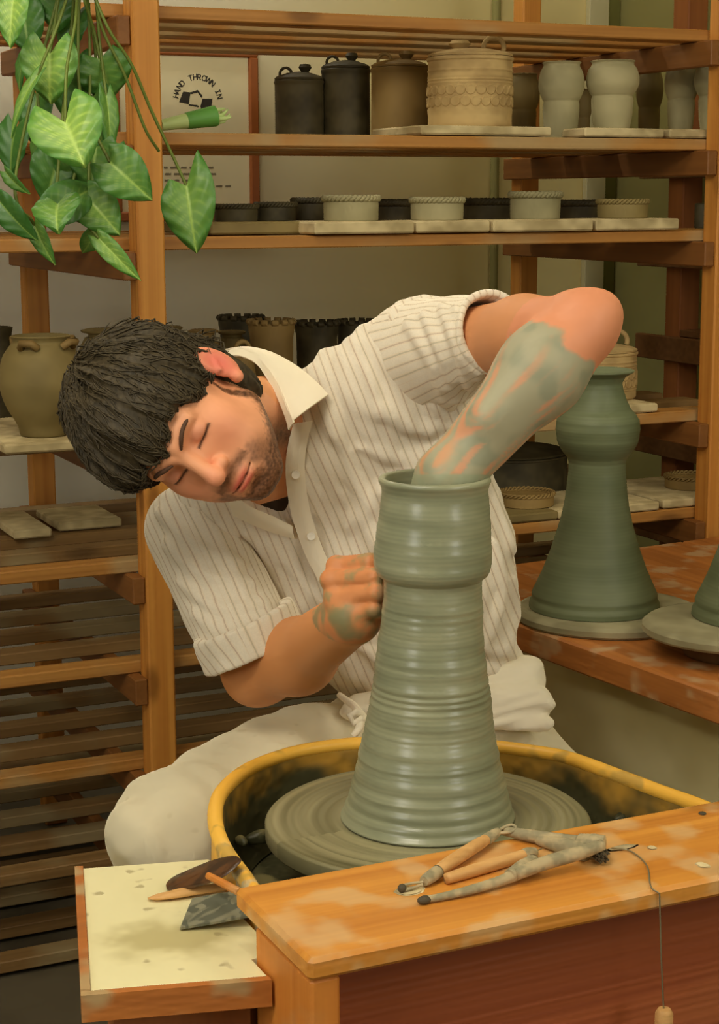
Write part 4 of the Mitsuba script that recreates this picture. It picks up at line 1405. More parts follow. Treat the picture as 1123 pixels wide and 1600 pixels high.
put("strands", sm, "dark_hair", hair, smooth=True, kind="stuff")
for s in (-1, 1):
    pts = [(s * .012, .0985, .036), (s * .022, .0975, .041), (s * .034, .0915, .044), (s * .046, .080, .040), (s * .051, .073, .035)]
    pts = h2c(spline(np.array(pts), 16))
    put("eyebrow", tube(wld(pts), np.interp(np.linspace(0, 1, 16), [0, .3, .8, 1], [.0016, .0028, .0022, .0008]), 8), "brow_hair", man, smooth=True)

# ------------------------------------------------------------------ clothes
def trace(fn, pts, z0=1.7, z1=2.7):
    """Distance along the view axis at which the lines through the picture points meet the field."""
    pts = np.asarray(pts, float)
    d = np.stack([(pts[:, 0] - 561.5) / F_PX, (pts[:, 1] - 800) / F_PX, np.ones(len(pts))], 1)
    z = np.full(len(pts), z0)
    for _ in range(60):
        z = np.minimum(z + 0.8 * fn((d * z[:, None]).astype(np.float32)), z1)
    return z


def on(fn, pts, lift=0.0, n=None):
    """Picture points dropped on the field's surface, in (right, down, away), optionally resampled along a smooth line."""
    pts = spline(np.array(pts, float), n) if n else np.asarray(pts, float)
    z = trace(fn, pts) - lift
    return np.stack([(pts[:, 0] - 561.5) / F_PX * z, (pts[:, 1] - 800) / F_PX * z, z], 1)


AX = K(690, 1100, 2.39) - K(500, 650, 2.22)
AX = AX / np.linalg.norm(AX)
SX = np.array([0.83, -0.55, -0.12]); SX = SX - AX * (SX @ AX); SX /= np.linalg.norm(SX)


def wrinkle(p, amp, s=1.0, seed=0):
    q = np.stack([p @ (SX * 34 * s), p @ (AX * 11 * s), p[:, 2] * 14 * s], 1)
    return (meshkit.fbm(q, 2, seed) - 0.5) * amp


def shirt_base(p):
    d = cap(p, K(664, 560, 2.165), K(345, 796, 2.29), 0.080, 0.074)
    d = smin(d, cap(p, K(610, 665, 2.265), K(648, 900, 2.325), 0.118, 0.124), 0.05)
    d = smin(d, cap(p, K(648, 900, 2.325), K(686, 1085, 2.385), 0.124, 0.112), 0.05)
    d = smin(d, cap(p, K(405, 775, 2.285), K(570, 950, 2.335), 0.086, 0.104), 0.06)
    return d


VP = [K(x, y, float(trace(shirt_base, [(x, y)])[0]) + dz) for x, y, dz in ((388, 690, -.02), (412, 752, -.002), (452, 812, 0.002))]


def vee(p):
    d = cap(p, K(375, 655, 2.09), K(404, 656, 2.19), 0.056, 0.056)
    d = smin(d, cap(p, VP[0], VP[1], 0.050, 0.036), 0.02)
    return smin(d, cap(p, VP[1], VP[2], 0.036, 0.009), 0.012)


RIDGES = [  # (picture points, radius, how far the ridge stands proud)
    ([(700, 478), (722, 540), (738, 600)], .007, .0035), ([(672, 488), (700, 550), (722, 618)], .007, .004), ([(650, 500), (680, 570), (712, 640)], .008, .004),
    ([(628, 520), (655, 590), (690, 650)], .008, .003), ([(600, 640), (650, 668), (720, 655)], .010, .004), ([(560, 700), (640, 715), (700, 690)], .011, .003),
    ([(505, 640), (560, 760), (590, 850)], .012, .003), ([(690, 690), (660, 720), (600, 760)], .012, .004), ([(545, 820), (580, 790), (592, 770)], .010, .004),
    ([(770, 850), (784, 920), (762, 990)], .012, .006), ([(800, 905), (803, 960), (780, 1010)], .012, .005),
    ([(330, 790), (372, 850), (400, 905)], .009, .004), ([(385, 835), (430, 890), (470, 945)], .010, .005), ([(420, 850), (470, 900), (505, 945)], .008, .003),
    ([(740, 1010), (790, 1022), (818, 1040)], .012, .006), ([(735, 1045), (790, 1050), (822, 1068)], .012, .006), ([(560, 1000), (600, 1040), (640, 1090)], .012, .004)]
_rd = [(on(shirt_base, q, pr * 1.7 - r, 7), r) for q, r, pr in RIDGES]


def ridges(p, d, rd, k=0.009):
    for pts, r in rd:
        lo_, hi_ = pts.min(0) - 0.03, pts.max(0) + 0.03

        def one(q):
            e = np.full(len(q), 1.0, np.float32)
            for a, b in zip(pts[:-1], pts[1:]):
                e = np.minimum(e, cap(q, a, b, r, r))
            return e
        d = smin(d, near(p, lo_, hi_, one), k)
    return d


def shirt_body(p):
    p = p.astype(np.float32)
    d = ridges(p, shirt_base(p), _rd)
    d = d + wrinkle(p, 0.018) + wrinkle(p, 0.009, 2.2, 3)
    d = smax(d, -vee(p), 0.006)
    # cut level at the bottom hem
    return smax(d, (p - K(690, 1105, 2.39)) @ AX.astype(np.float32), 0.02)


def sleeve(p, a, b, ra, rb, hem, inner, rd, cutk=0.004, wr=0.006, cut=None):
    u = (b - a) / np.linalg.norm(b - a)
    d = cap(p, a, b, ra, rb)
    d = ridges(p, d, rd)
    q = np.stack([p @ (u * 16), (p - a) @ np.cross(u, [0, 0, 1.0]) * 30, p[:, 2] * 26], 1)
    d = d + (meshkit.fbm(q, 2, 9) - 0.5) * wr
    d = smax(d, (p - hem) @ np.asarray(u if cut is None else cut, np.float32), cutk)
    return smax(d, -cap(p, inner[0], inner[1], inner[2], inner[3]), 0.004)


LA, LB_ = K(655, 562, 2.165), K(770, 521, 2.02)
_ls = lambda p: cap(p, LA, LB_, 0.076, 0.048)
_lr = [(on(_ls, q, pr * 1.4 - r, 6), r) for q, r, pr in [
    ([(712, 480), (735, 530), (748, 590)], .006, .005), ([(690, 478), (716, 540), (734, 605)], .006, .005), ([(730, 478), (752, 525), (766, 580)], .005, .004), ([(664, 492), (690, 550), (715, 622)], .007, .005), ([(640, 505), (672, 560), (704, 635)], .007, .004)]]
RA, RB_ = K(303, 826, 2.275), K(386, 1002, 2.17)
RU = np.array([0.41, 0.905, 0.09]); RU /= np.linalg.norm(RU)
_rs = lambda p: cap(p, RA, RB_, 0.064, 0.058)
_rr = [(on(_rs, q, pr * 1.4 - r, 6), r) for q, r, pr in [
    ([(250, 800), (300, 850), (372, 880)], .007, .005), ([(262, 850), (320, 900), (392, 915)], .008, .005), ([(285, 910), (340, 950), (410, 945)], .008, .005), ([(305, 960), (350, 985), (420, 965)], .007, .004), ([(300, 790), (345, 850), (380, 930)], .007, .004)]]


def sleeve_l(p):
    p = p.astype(np.float32)
    return sleeve(p, LA, LB_, 0.076, 0.0475, K(768, 521, 2.02), (K(735, 533, 2.06), K(830, 500, 1.94), 0.0435, 0.0435), _lr)


def sleeve_r(p):
    p = p.astype(np.float32)
    return sleeve(p, RA, RB_, 0.064, 0.060, K(391, 1004, 2.155), (K(366, 965, 2.20), K(420, 1075, 2.13), 0.0505, 0.0505), _rr, cut=RU)


def cuff_fn(c, u, r, half, t):
    u = u / np.linalg.norm(u)

    def fn(p):
        q = p.astype(np.float32) - c.astype(np.float32)
        h = q @ u.astype(np.float32)
        rad = np.sqrt(np.maximum((q**2).sum(1) - h * h, 1e-12))
        a = meshkit.noise(p * 45, 4) - 0.5
        x, y = np.abs(rad - (r + 0.004 * a + 0.10 * h)) - t + 0.003, np.abs(h + 0.004 * a) - half + 0.003
        return (np.sqrt(np.maximum(x, 0) ** 2 + np.maximum(y, 0) ** 2) + np.minimum(np.maximum(x, y), 0) - 0.003).astype(np.float32)
    return fn


def grid_for(pts, pad, step):
    pts = np.array(pts)
    lo, hi = pts.min(0) - pad, pts.max(0) + pad
    return [axis(a, b, step) for a, b in zip(lo, hi)]


def stripes(name, ex_, axis_c, about=None):
    """White shirting with thin woven stripes; ex_ is the direction across the stripes."""
    e = np.asarray(ex_) / np.linalg.norm(ex_) @ CM
    t = np.asarray(axis_c) @ CM

    if about is not None:
        t = t / np.linalg.norm(t)
        o = wld(about)
        e1 = e - t * (e @ t); e1 /= np.linalg.norm(e1)
        e2 = np.cross(t, e1)

    def fn(p, n, uv):
        if about is None:
            s = (p.x * float(e[0]) + p.y * float(e[1]) + p.z * float(e[2])) / 0.0112
        else:
            q = [p.x - float(o[0]), p.y - float(o[1]), p.z - float(o[2])]
            s = dr.atan2(sum(a * float(b) for a, b in zip(q, e1)), sum(a * float(b) for a, b in zip(q, e2))) * (0.058 / 0.0112)
        s = s + 0.35 * noise(p.x * 14, p.y * 14, p.z * 14)
        f = dr.abs(s - dr.floor(s) - 0.5)
        k = cell_rand(dr.floor(s))
        line = smoothstep(0.085, 0.05, f)
        l = p.x * float(t[0]) + p.y * float(t[1]) + p.z * float(t[2])
        weave = 0.93 + 0.07 * noise(l * 900, s * 9, 0.0)
        c = mi.Color3f(lin(222, 213, 194)) * weave
        c = mix(c, lin(214, 198, 172), smoothstep(0.25, 0.12, f) * 0.5)
        col = mix(lin(150, 120, 100), lin(140, 140, 110), k)
        return mix(c, col, line * 0.42)
    return mat(name, proc(fn), 0.8, 0.15)


stripes("shirt_cloth", SX, AX)
ul = (LB_ - LA) / np.linalg.norm(LB_ - LA)
stripes("shirt_sleeve_cloth", np.cross(ul, [0.1, 0.2, -1.0]), ul, LA)
ur = (RB_ - RA) / np.linalg.norm(RB_ - RA)
stripes("shirt_sleeve_cloth_right", np.cross(ur, [0.1, 0.1, -1.0]), ur, RA)

sv, sf = mesh_sdf(shirt_body, *grid_for([K(664, 560, 2.165), K(345, 796, 2.29), K(700, 1120, 2.38), K(540, 900, 2.3)], 0.17, 0.0042))
shirt = put("shirt", to_world(sv, sf), "shirt_cloth", man, smooth=True, label="cream shirt with thin stripes, open at the neck")
lv, lf = mesh_sdf(sleeve_l, *grid_for([LA, LB_], 0.10, 0.0034))
put("sleeve", to_world(lv, lf), "shirt_sleeve_cloth", shirt, smooth=True)
rv, rf_ = mesh_sdf(sleeve_r, *grid_for([RA, RB_], 0.10, 0.0034))
put("sleeve", to_world(rv, rf_), "shirt_sleeve_cloth_right", shirt, smooth=True)
cf = cuff_fn(K(389, 994, 2.146), RU, 0.0610, 0.022, 0.0075)
cv_, cf_ = mesh_sdf(cf, *grid_for([K(389, 992, 2.152)], 0.085, 0.0032))
put("rolled_cuff", to_world(cv_, cf_), "shirt_sleeve_cloth_right", shirt, smooth=True)
cf = cuff_fn(K(764, 522, 2.027), LB_ - LA, 0.0465, 0.013, 0.0045)
cv_, cf_ = mesh_sdf(cf, *grid_for([K(764, 522, 2.027)], 0.075, 0.003))
put("sleeve_hem", to_world(cv_, cf_), "shirt_sleeve_cloth", shirt, smooth=True)


def undershirt(p):
    p = p.astype(np.float32)
    return smax(smin(torso_core(p), cap(p, K(420, 720, 2.25), K(500, 860, 2.30), 0.072, 0.08), 0.03) - 0.004, shirt_base(p) + 0.014, 0.01)


mat("undershirt_cloth", rgbd(lin(58, 46, 34)), 0.9, 0.1)
uv_, uf_ = mesh_sdf(undershirt, *grid_for([K(400, 680, 2.25), K(600, 900, 2.32)], 0.10, 0.006))
put("undershirt", to_world(uv_, uf_), "undershirt_cloth", man, smooth=True, label="dark undershirt showing in the open neck")

# collar: two turned-down leaves
mat("collar_cloth", rgbd(lin(228, 218, 194)), 0.8, 0.15)


def strip(inner, outer, n, m, thick, bulge, name, mtl, label=None):
    a, b = spline(np.array(inner, float), n), spline(np.array(outer, float), n)
    g = []
    for s in np.linspace(0, 1, m):
        q = a + (b - a) * s
        q = np.stack([K(*r) for r in q])
        q[:, 2] -= bulge * math.sin(math.pi * s)
        g.append(wld(q))
    return put(name, sheet(np.array(g), thick, out=-C_F), mtl, shirt, smooth=40, label=label)


strip([(352, 549, 2.30), (372, 546, 2.27), (398, 557, 2.22), (420, 581, 2.16), (438, 612, 2.12), (449, 640, 2.095), (457, 657, 2.088)],
      [(353, 546, 2.305), (385, 541, 2.28), (425, 550, 2.235), (465, 572, 2.185), (493, 595, 2.145), (505, 607, 2.130), (513, 616, 2.122)], 30, 9, 0.0022, 0.010, "collar", "collar_cloth")
# collar stand behind the leaf, round the neck
strip([(356, 556, 2.27), (376, 556, 2.24), (400, 568, 2.20), (418, 594, 2.155), (433, 622, 2.125), (446, 655, 2.105), (450, 672, 2.10)],
      [(352, 547, 2.298), (372, 544, 2.268), (400, 556, 2.218), (422, 580, 2.158), (440, 612, 2.118), (451, 640, 2.093), (458, 660, 2.087)], 30, 4, 0.002, 0.0, "collar_stand", "collar_cloth")
rl = lambda x, y, l: (x, y, float(trace(shirt_body, [(x, y)])[0] - l))
strip([(352, 768, trace(shirt_base, [(360, 790)])[0] - .02), rl(392, 792, .022), rl(425, 806, .014), rl(457, 822, .010)],
      [rl(364, 806, .010), rl(398, 822, .008), rl(430, 834, .007), rl(459, 842, .006)], 20, 6, 0.002, 0.005, "collar", "collar_cloth")
pl = np.array([(458, 662), (449, 700), (446, 738), (452, 790), (463, 830), (479, 872), (500, 912), (520, 950), (548, 1000)], float)
pn = spline(pl, 40)
zt = trace(shirt_base, pn + [16, 0]) - 0.0065
zt = np.convolve(np.r_[[zt[0]] * 4, zt, [zt[-1]] * 4], np.ones(9) / 9, "valid")
ov = [(x + 30, y - 4) for x, y in pn]
zo = trace(shirt_base, np.array(ov)) - 0.0065
zo = np.convolve(np.r_[[zo[0]] * 4, zo, [zo[-1]] * 4], np.ones(9) / 9, "valid")
stripes("placket_cloth", SX, AX)
strip([(x, y, z) for (x, y), z in zip(pn, zt)], [(x, y, z) for (x, y), z in zip(ov, zo)], 60, 5, 0.004, 0.003, "placket", "collar_cloth")
mat("button_white", rgbd(lin(236, 230, 214)), 0.35, 0.5)
for x, y in ((486, 838), (462, 742), (522, 920)):
    i = int(np.argmin(np.abs(pn[:, 1] - y)))
    c = wld(K(x, y, (zt[i] + zo[i]) / 2 - 0.0045))
    b = lathe([(0, 0), (0.0052, 0), (0.0056, 0.001), (0.005, 0.0019), (0.004, 0.0014), (0, 0.0013)], 20)
    z = -C_F; x_ = np.cross([0, 0, 1.0], z); x_ /= np.linalg.norm(x_)
    b.vertices = b.vertices @ np.stack([x_, np.cross(z, x_), z]) + c
    put("button", b, "button_white", shirt, smooth=40)


# trousers and the bunched shirt tail
def white_cloth_fn(p, n, uv):
    c = mix(lin(226, 218, 190), lin(214, 204, 172), fbm(p.x * 7, p.y * 7, p.z * 7, 3))
    s = smoothstep(0.58, 0.72, fbm(p.x * 12 + 5, p.y * 12, p.z * 12, 3))
    c = mix(c, lin(176, 160, 110), s * 0.6)
    s2 = smoothstep(0.76, 0.9, fbm(p.x * 55, p.y * 55, p.z * 55, 2))
    return mix(c, lin(170, 156, 110), s2 * 0.22)


mat("white_cloth", proc(white_cloth_fn), 0.85, 0.12)
HR, KR = K(606, 1192, 2.40), K(278, 1300, 2.15)
HL, KL = K(750, 1190, 2.385), K(908, 1340, 2.22)


def foot(k, dx):
    w = wld(k)
    return (np.array([w[0] + dx, w[1] - 0.02, 0.10]) - CAM) @ CM.T


FTR, FTL = foot(KR, -0.02), foot(KL, 0.03)


def trousers(p):
    p = p.astype(np.float32)
    d = cap(p, K(690, 1120, 2.40), K(690, 1180, 2.41), 0.118, 0.135)
    d = smin(d, cap(p, HR, HR * 0.5 + KR * 0.5, 0.108, 0.100), 0.05)
    d = smin(d, cap(p, HR * 0.5 + KR * 0.5, KR, 0.100, 0.078), 0.05)
    d = smin(d, cap(p, KR, FTR, 0.072, 0.050), 0.04)
    d = smin(d, cap(p, HL, KL, 0.10, 0.076), 0.05)
    d = smin(d, cap(p, KL, FTL, 0.074, 0.050), 0.04)
    u = (KR - HR) / np.linalg.norm(KR - HR)
    q = np.stack([p @ (u * 20), p[:, 1] * 9, p[:, 2] * 9], 1)
    return d + (meshkit.fbm(q, 3, 21) - 0.5) * 0.030 + (meshkit.fbm(q * 2.3, 2, 22) - 0.5) * 0.010


tv, tf = mesh_sdf(trousers, *grid_for([HR, KR, HL, KL, FTR, FTL], 0.15, 0.0062))
put("trousers", to_world(tv, tf), "white_cloth", man, smooth=True, label="white cotton trousers smeared with clay")


def tail(p):
    p = p.astype(np.float32)
    d = cap(p, K(700, 1068, 2.29), K(812, 1060, 2.31), 0.030, 0.034)
    d = smin(d, cap(p, K(690, 1095, 2.27), K(836, 1098, 2.275), 0.020, 0.021), 0.012)
    d = smin(d, cap(p, K(836, 1098, 2.275), K(856, 1100, 2.26), 0.021, 0.0115), 0.012)
    d = smin(d, cap(p, K(700, 1122, 2.27), K(838, 1122, 2.265), 0.018, 0.014), 0.007)
    d = smin(d, cap(p, K(838, 1122, 2.265), K(853, 1128, 2.255), 0.014, 0.008), 0.006)
    d = smin(d, cap(p, K(560, 1105, 2.27), K(700, 1085, 2.28), 0.022, 0.024), 0.015)
    q = np.stack([p[:, 0] * 9, (p[:, 1] + p[:, 0] * 0.25) * 62, p[:, 2] * 20], 1)
    return d + (meshkit.fbm(q, 2, 5) - 0.5) * 0.017


av, af = mesh_sdf(tail, *grid_for([K(560, 1105, 2.27), K(700, 1068, 2.29), K(856, 1128, 2.26)], 0.05, 0.0034))
mat("plain_white", rgbd(lin(230, 222, 198)), 0.85, 0.12)
put("shirt_tail", to_world(av, af), "plain_white", shirt, smooth=True)
tw = put("waist_tie", tube(wld(np.array([K(*q) for q in [(530, 1086, 2.25), (552, 1102, 2.21), (566, 1120, 2.17), (560, 1140, 2.15), (552, 1150, 2.15)]])), [.004, .005, .006, .005, .004], 8), "plain_white", man, smooth=True)
put("waist_tie", tube(wld(np.array([K(*q) for q in [(566, 1120, 2.17), (556, 1112, 2.16), (546, 1118, 2.16), (552, 1130, 2.155), (566, 1122, 2.16)]])), 0.0045, 8), "plain_white", man, smooth=True)
mat("shoe_leather", rgbd(lin(70, 52, 38)), 0.5)
for k, f in ((KR, FTR), (KL, FTL)):
    w = wld(f)
    sh = manifold3d.Manifold.batch_hull([manifold3d.Manifold.sphere(r, 20).translate(q) for r, q in ((0.04, (w[0], w[1] + 0.06, 0.045)), (0.042, (w[0], w[1] - 0.06, 0.048)), (0.032, (w[0], w[1] - 0.16, 0.036)), (0.04, (w[0], w[1] + 0.02, 0.08)))])
    mm = sh.to_mesh()
    sm_ = trimesh.Trimesh(mm.vert_properties[:, :3], mm.tri_verts, process=False)
    sm_.vertices[:, 2] = np.maximum(sm_.vertices[:, 2], 0.002)
    put("shoe", sm_, "shoe_leather", man, smooth=40)
# the stool he sits on
sw = wld(K(690, 1180, 2.41))
stool = thing("low_stool", "low wooden stool under the seated potter", "stool")
sz = sw[2] - 0.145
put("seat", moved(lathe([(0, sz - 0.03), (0.155, sz - 0.03), (0.165, sz - 0.024), (0.165, sz - 0.006), (0.158, sz), (0, sz)], 48), [sw[0], sw[1], 0]), "dark_wood", stool, smooth=40)
for a in (0.6, 2.2, 3.8, 5.4):
    put("leg", tube([[sw[0] + 0.10 * math.cos(a), sw[1] + 0.10 * math.sin(a), sz - 0.028], [sw[0] + 0.145 * math.cos(a), sw[1] + 0.145 * math.sin(a), 0.002]], 0.016, 12), "dark_wood", stool)

# ------------------------------------------------------------------ the hanging plant
plant = thing("hanging_plant", "arrowhead vine with big variegated green leaves hanging at the upper left", "plant")
scene["leaf"] = {"type": "twosided", "bsdf": {"type": "principled", "base_color": {"type": "mesh_attribute", "name": "vertex_color"}, "roughness": 0.42, "specular": 0.45}}
mat("stem_green", rgbd(lin(96, 112, 44)), 0.5)


def leaf(base, tip, hw, zc, pale, fold=0.35, droop=0.25, lobe=0.42, roll=0.0, tipz=0.0, seed=0, asym=0.0):
    """An arrow-shaped leaf: base = joint with its stalk, tip, hw = half width (picture pixels at distance zc)."""
    a, b = P(*base, zc), P(*tip, zc + tipz)
    ax = b - a
    L = np.linalg.norm(ax); ax /= L
    nrm = -C_F + 0.25 * _up
    nrm = nrm - ax * (nrm @ ax); nrm /= np.linalg.norm(nrm)
    side = np.cross(nrm, ax)
    c, s_ = math.cos(roll), math.sin(roll)
    side, nrm = side * c + nrm * s_, nrm * c - side * s_
    W = 1.08 * hw * zc / F_PX
    n, m = 30, 23
    t = np.linspace(0, 1, n)[:, None]
    s = np.linspace(-1, 1, m)[None]
    prof = np.interp(t, np.linspace(0, 1, 11), [0.72, 0.88, 0.97, 1.0, 0.97, 0.90, 0.79, 0.64, 0.46, 0.25, 0.0])
    back = lobe * (1 + asym * np.sign(s)) * np.abs(s) * (1 - t) ** 1.6 * (1.0 - 0.25 * s**2)
    # the lobes are rounded off towards their outer edge
    x = s * prof * W * (1 - 0.25 * (1 - t) ** 3 * np.abs(s))
    y = (t - back) * L
    rip = 0.018 * np.sin(t * 26 + np.abs(s) * 5 + seed) * np.abs(s)
    z = fold * np.abs(x) - droop * (t - 0.2) ** 2 * L - 0.5 * fold * (np.abs(s) ** 3) * W + rip * W * 2.0
    g = a + x[..., None] * side + y[..., None] * ax + z[..., None] * nrm
    mesh = sheet(g, 0.0007, out=nrm)
    vein = np.exp(-((np.abs(s) * prof / 0.035) ** 2)) + 0 * t
    ph = (t * 7.5 - np.abs(s) * 2.4)
    sv = np.exp(-(((ph - np.round(ph)) / 0.11) ** 2)) * (np.abs(s) < 0.9)
    blotch = np.clip(1.1 - np.abs(s) * 0.9 - np.abs(t - 0.35) * 0.8, 0, 1)
    dark, mid, light = np.array(lin(44, 92, 32)), np.array(lin(78, 132, 48)), np.array(lin(168, 196, 92))
    col = dark + (mid - dark) * pale
    col = col + (light - col) * (np.clip(blotch * 0.55 + sv * 0.45 * (0.4 + blotch), 0, 1) * pale)[..., None]
    col = col + (light - col) * (vein * (0.3 + 0.4 * pale))[..., None]
    cc = col.reshape(-1, 3)
    put("leaf", mesh, "leaf", plant, smooth=True, color=np.vstack([cc, cc * 0.9 + np.array(lin(120, 150, 80)) * 0.1]))


LEAVES = [
    # base, tip, half width, distance, paleness, fold, droop, lobe, roll, tip away
    ((22, -8), (12, 72), 27, 2.14, 0.95, .3, .2, .3, 0.1, 0),
    ((78, 84), (76, 158), 46, 2.20, 0.75, .4, .3, .62, 0.0, 0.0),
    ((102, 191), (128, 252), 60, 2.12, 0.95, .35, .25, .85, 0.05, -0.02),
    ((156, 92), (176, 158), 45, 2.26, 0.25, .35, .3, .30, -0.2, 0.02),
    ((172, 254), (235, 310), 40, 2.16, 0.35, .35, .3, .35, 0.2, 0.0),
    ((86, 326), (156, 286), 34, 2.18, 0.20, .3, .35, .35, 0.3, 0.02),
    ((90, 318), (86, 352), 40, 2.15, 0.45, .35, .3, .55, 0.2, -0.03),
    ((138, 312), (187, 364), 36, 2.20, 0.50, .35, .25, .45, 0.0, 0.0),
    ((0, 316), (52, 378), 24, 2.18, 0.08, .4, .3, .3, 0.5, 0.0),
    ((291, 290), (306, 393), 44, 2.32, 0.45, .45, .22, .42, 0.0, 0.0, 0.6),
    ((154, 372), (217, 438), 17, 2.20, 0.75, .5, .2, .25, 0.3, 0.0),
    ((148, 364), (128, 402), 17, 2.24, 0.45, .5, .4, .3, -0.6, 0.02),
    ((54, 352), (80, 414), 16, 2.22, 0.45, .5, .3, .3, 0.4, 0.0),
    ((64, 208), (58, 294), 20, 2.27, 0.30, .5, .3, .3, 0.7, 0.0),
    ((58, 118), (4, 206), 13, 2.17, 0.60, .6, .3, .25, 0.5, 0.0),
    ((166, 150), (178, 244), 17, 2.25, 0.35, .6, .25, .3, -0.6, 0.0),
    ((92, -24), (86, 48), 38, 2.28, 0.15, .35, .3, .4, 0.0, 0.0),
    ((40, 84), (22, 140), 14, 2.30, 0.15, .5, .3, .3, 0.6, 0.0),
    ((130, 238), (112, 310), 44, 2.24, 0.25, .35, .3, .5, -0.1, 0.02),
    ((176, 236), (168, 300), 26, 2.26, 0.15, .4, .3, .4, -0.3, 0.0),
    ((8, 268), (40, 306), 13, 2.15, 0.30, .6, .3, .2, 0.8, 0.0),
    ((120, 20), (96, 84), 30, 2.30, 0.12, .4, .3, .4, 0.3, 0.0),
    ((112, 96), (98, 178), 36, 2.27, 0.15, .4, .3, .4, -0.2, 0.0),
    ((58, 150), (50, 232), 32, 2.30, 0.10, .4, .3, .4, 0.3, 0.0),
    ((146, 150), (158, 226), 34, 2.27, 0.18, .4, .3, .4, 0.1, 0.0),
    ((92, 246), (70, 318), 40, 2.25, 0.15, .4, .3, .4, -0.2, 0.0),
    ((150, 230), (140, 306), 40, 2.23, 0.25, .35, .3, .4, 0.0, 0.0),
    ((36, 10), (44, 84), 34, 2.28, 0.12, .4, .3, .4, 0.1, 0.0),
    ((24, 200), (10, 272), 30, 2.29, 0.06, .4, .3, .4, 0.3, 0.0),
    ((180, 262), (192, 300), 20, 2.22, 0.2, .4, .3, .4, 0.0, 0.0),
]
for k, q in enumerate(LEAVES):
    leaf(*q[:5], fold=q[5], droop=q[6], lobe=q[7], roll=q[8], tipz=q[9], seed=k, asym=q[10] if len(q) > 10 else 0.0)
for pts in [
        [(128, -40, 2.22), (132, 0, 2.22), (146, 45, 2.25), (156, 92, 2.262)], [(140, -40, 2.20), (150, 0, 2.20), (172, 50, 2.21), (205, 100, 2.24), (235, 170, 2.28), (268, 240, 2.31), (291, 290, 2.322)],
        [(120, -40, 2.22), (118, 30, 2.2), (104, 110, 2.16), (102, 191, 2.122)], [(96, -40, 2.22), (88, 20, 2.22), (78, 84, 2.202)],
        [(126, -40, 2.22), (122, 60, 2.24), (128, 160, 2.22), (172, 254, 2.165)], [(134, -40, 2.22), (140, 60, 2.26), (140, 200, 2.24), (138, 312, 2.205)],
        [(118, -40, 2.22), (110, 60, 2.25), (96, 200, 2.22), (86, 326, 2.185)], [(60, -40, 2.2), (40, -20, 2.17), (22, -8, 2.142)],
        [(144, -40, 2.21), (158, 40, 2.24), (196, 120, 2.27), (226, 200, 2.3), (248, 236, 2.33)], [(110, 340, 2.2), (135, 352, 2.2), (154, 372, 2.2)], [(110, 340, 2.2), (140, 352, 2.23), (148, 364, 2.24)],
        [(30, 330, 2.2), (46, 340, 2.21), (54, 352, 2.222)], [(112, -40, 2.24), (104, 0, 2.28), (60, 100, 2.27), (64, 208, 2.27)], [(116, -40, 2.22), (90, 40, 2.2), (58, 118, 2.172)], [(148, -40, 2.22), (155, 60, 2.26), (166, 150, 2.252)],
        [(128, -40, 2.22), (150, 120, 2.28), (110, 300, 2.22), (110, 340, 2.2)], [(100, -40, 2.24), (50, 150, 2.25), (24, 280, 2.2), (30, 330, 2.2)]]:
    q = spline(np.array(pts, float), 24)
    put("stem", tube(np.array([P(*r) for r in q]), 0.0021, 6), "stem_green", plant, smooth=True)
# its pot hangs above the picture on the rack's top
hpz = P(122, -70, 2.22)
put("pot", moved(lathe([(0, 0), (0.07, 0), (0.09, 0.12), (0.097, 0.125), (0.097, 0.14), (0.088, 0.14), (0.08, 0.11), (0, 0.11)], 40), hpz - [0, 0, 0.02]), "dry_clay", plant, smooth=40)
for a in (0.4, 2.5, 4.6):
    put("cord", tube([hpz + [0.09 * math.cos(a), 0.09 * math.sin(a), 0.11], [hpz[0], hpz[1], ZC - 0.002]], 0.002, 6), "stem_green", plant)

# ------------------------------------------------------------------ tools on the plank
wood("handle_wood", lin(216, 172, 112), lin(186, 138, 80), 0, scale=3)


def coated_fn(p, n, uv):
    return mix(lin(140, 132, 104), lin(176, 160, 124), smoothstep(0.35, 0.7, fbm(p.x * 90, p.y * 90, p.z * 90, 3)))


mat("clay_coated", proc(coated_fn), 0.7, 0.2, bump=lambda p, n, uv: fbm(p.x * 160, p.y * 160, p.z * 160, 2) * 0.0012, eps=5e-4)
mat("dark_bristle", rgbd(lin(72, 64, 46)), 0.7)
mat("wire", rgbd(lin(150, 140, 110)), 0.4, metallic=0.6)


def onp(x, y, h):
    return Pz(x, y, PZ + h)


def rod(pts, radii, n=20):
    p = spline(np.array([onp(*q) for q in pts]), n)
    return tube(p, np.interp(np.linspace(0, 1, n), np.linspace(0, 1, len(radii)), radii), 12)


k = thing("loop_tool", "pale wooden double loop tool, its wires clogged with clay, leftmost on the plank", "tool")
put("handle", rod([(672, 1370, .0075), (700, 1350, .0085), (740, 1324, .009), (772, 1304, .009)], [.0045, .0066, .0068, .0064, .0042]), "handle_wood", k, smooth=True)
put("ferrule", rod([(662, 1377, .0065), (668, 1373, .007), (684, 1362, .0075)], [.0048, .006, .0066]), "clay_coated", k, smooth=True)
put("ferrule", rod([(758, 1313, .0085), (770, 1305, .009), (778, 1299, .0095)], [.0062, .0056, .004]), "clay_coated", k, smooth=True)
put("wire_loop", tube(spline(np.array([onp(*q) for q in [(662, 1378, .006), (645, 1380, .004), (628, 1384, .004), (624, 1390, .003), (634, 1391, .003), (660, 1382, .005)]]), 24), 0.0014, 8), "clay_coated", k, smooth=True)
put("wire_loop", tube(spline(np.array([onp(*q) for q in [(776, 1301, .010), (786, 1293, .012), (800, 1289, .014), (806, 1295, .012), (796, 1300, .010), (778, 1302, .009)]]), 24), 0.0016, 8), "clay_coated", k, smooth=True)
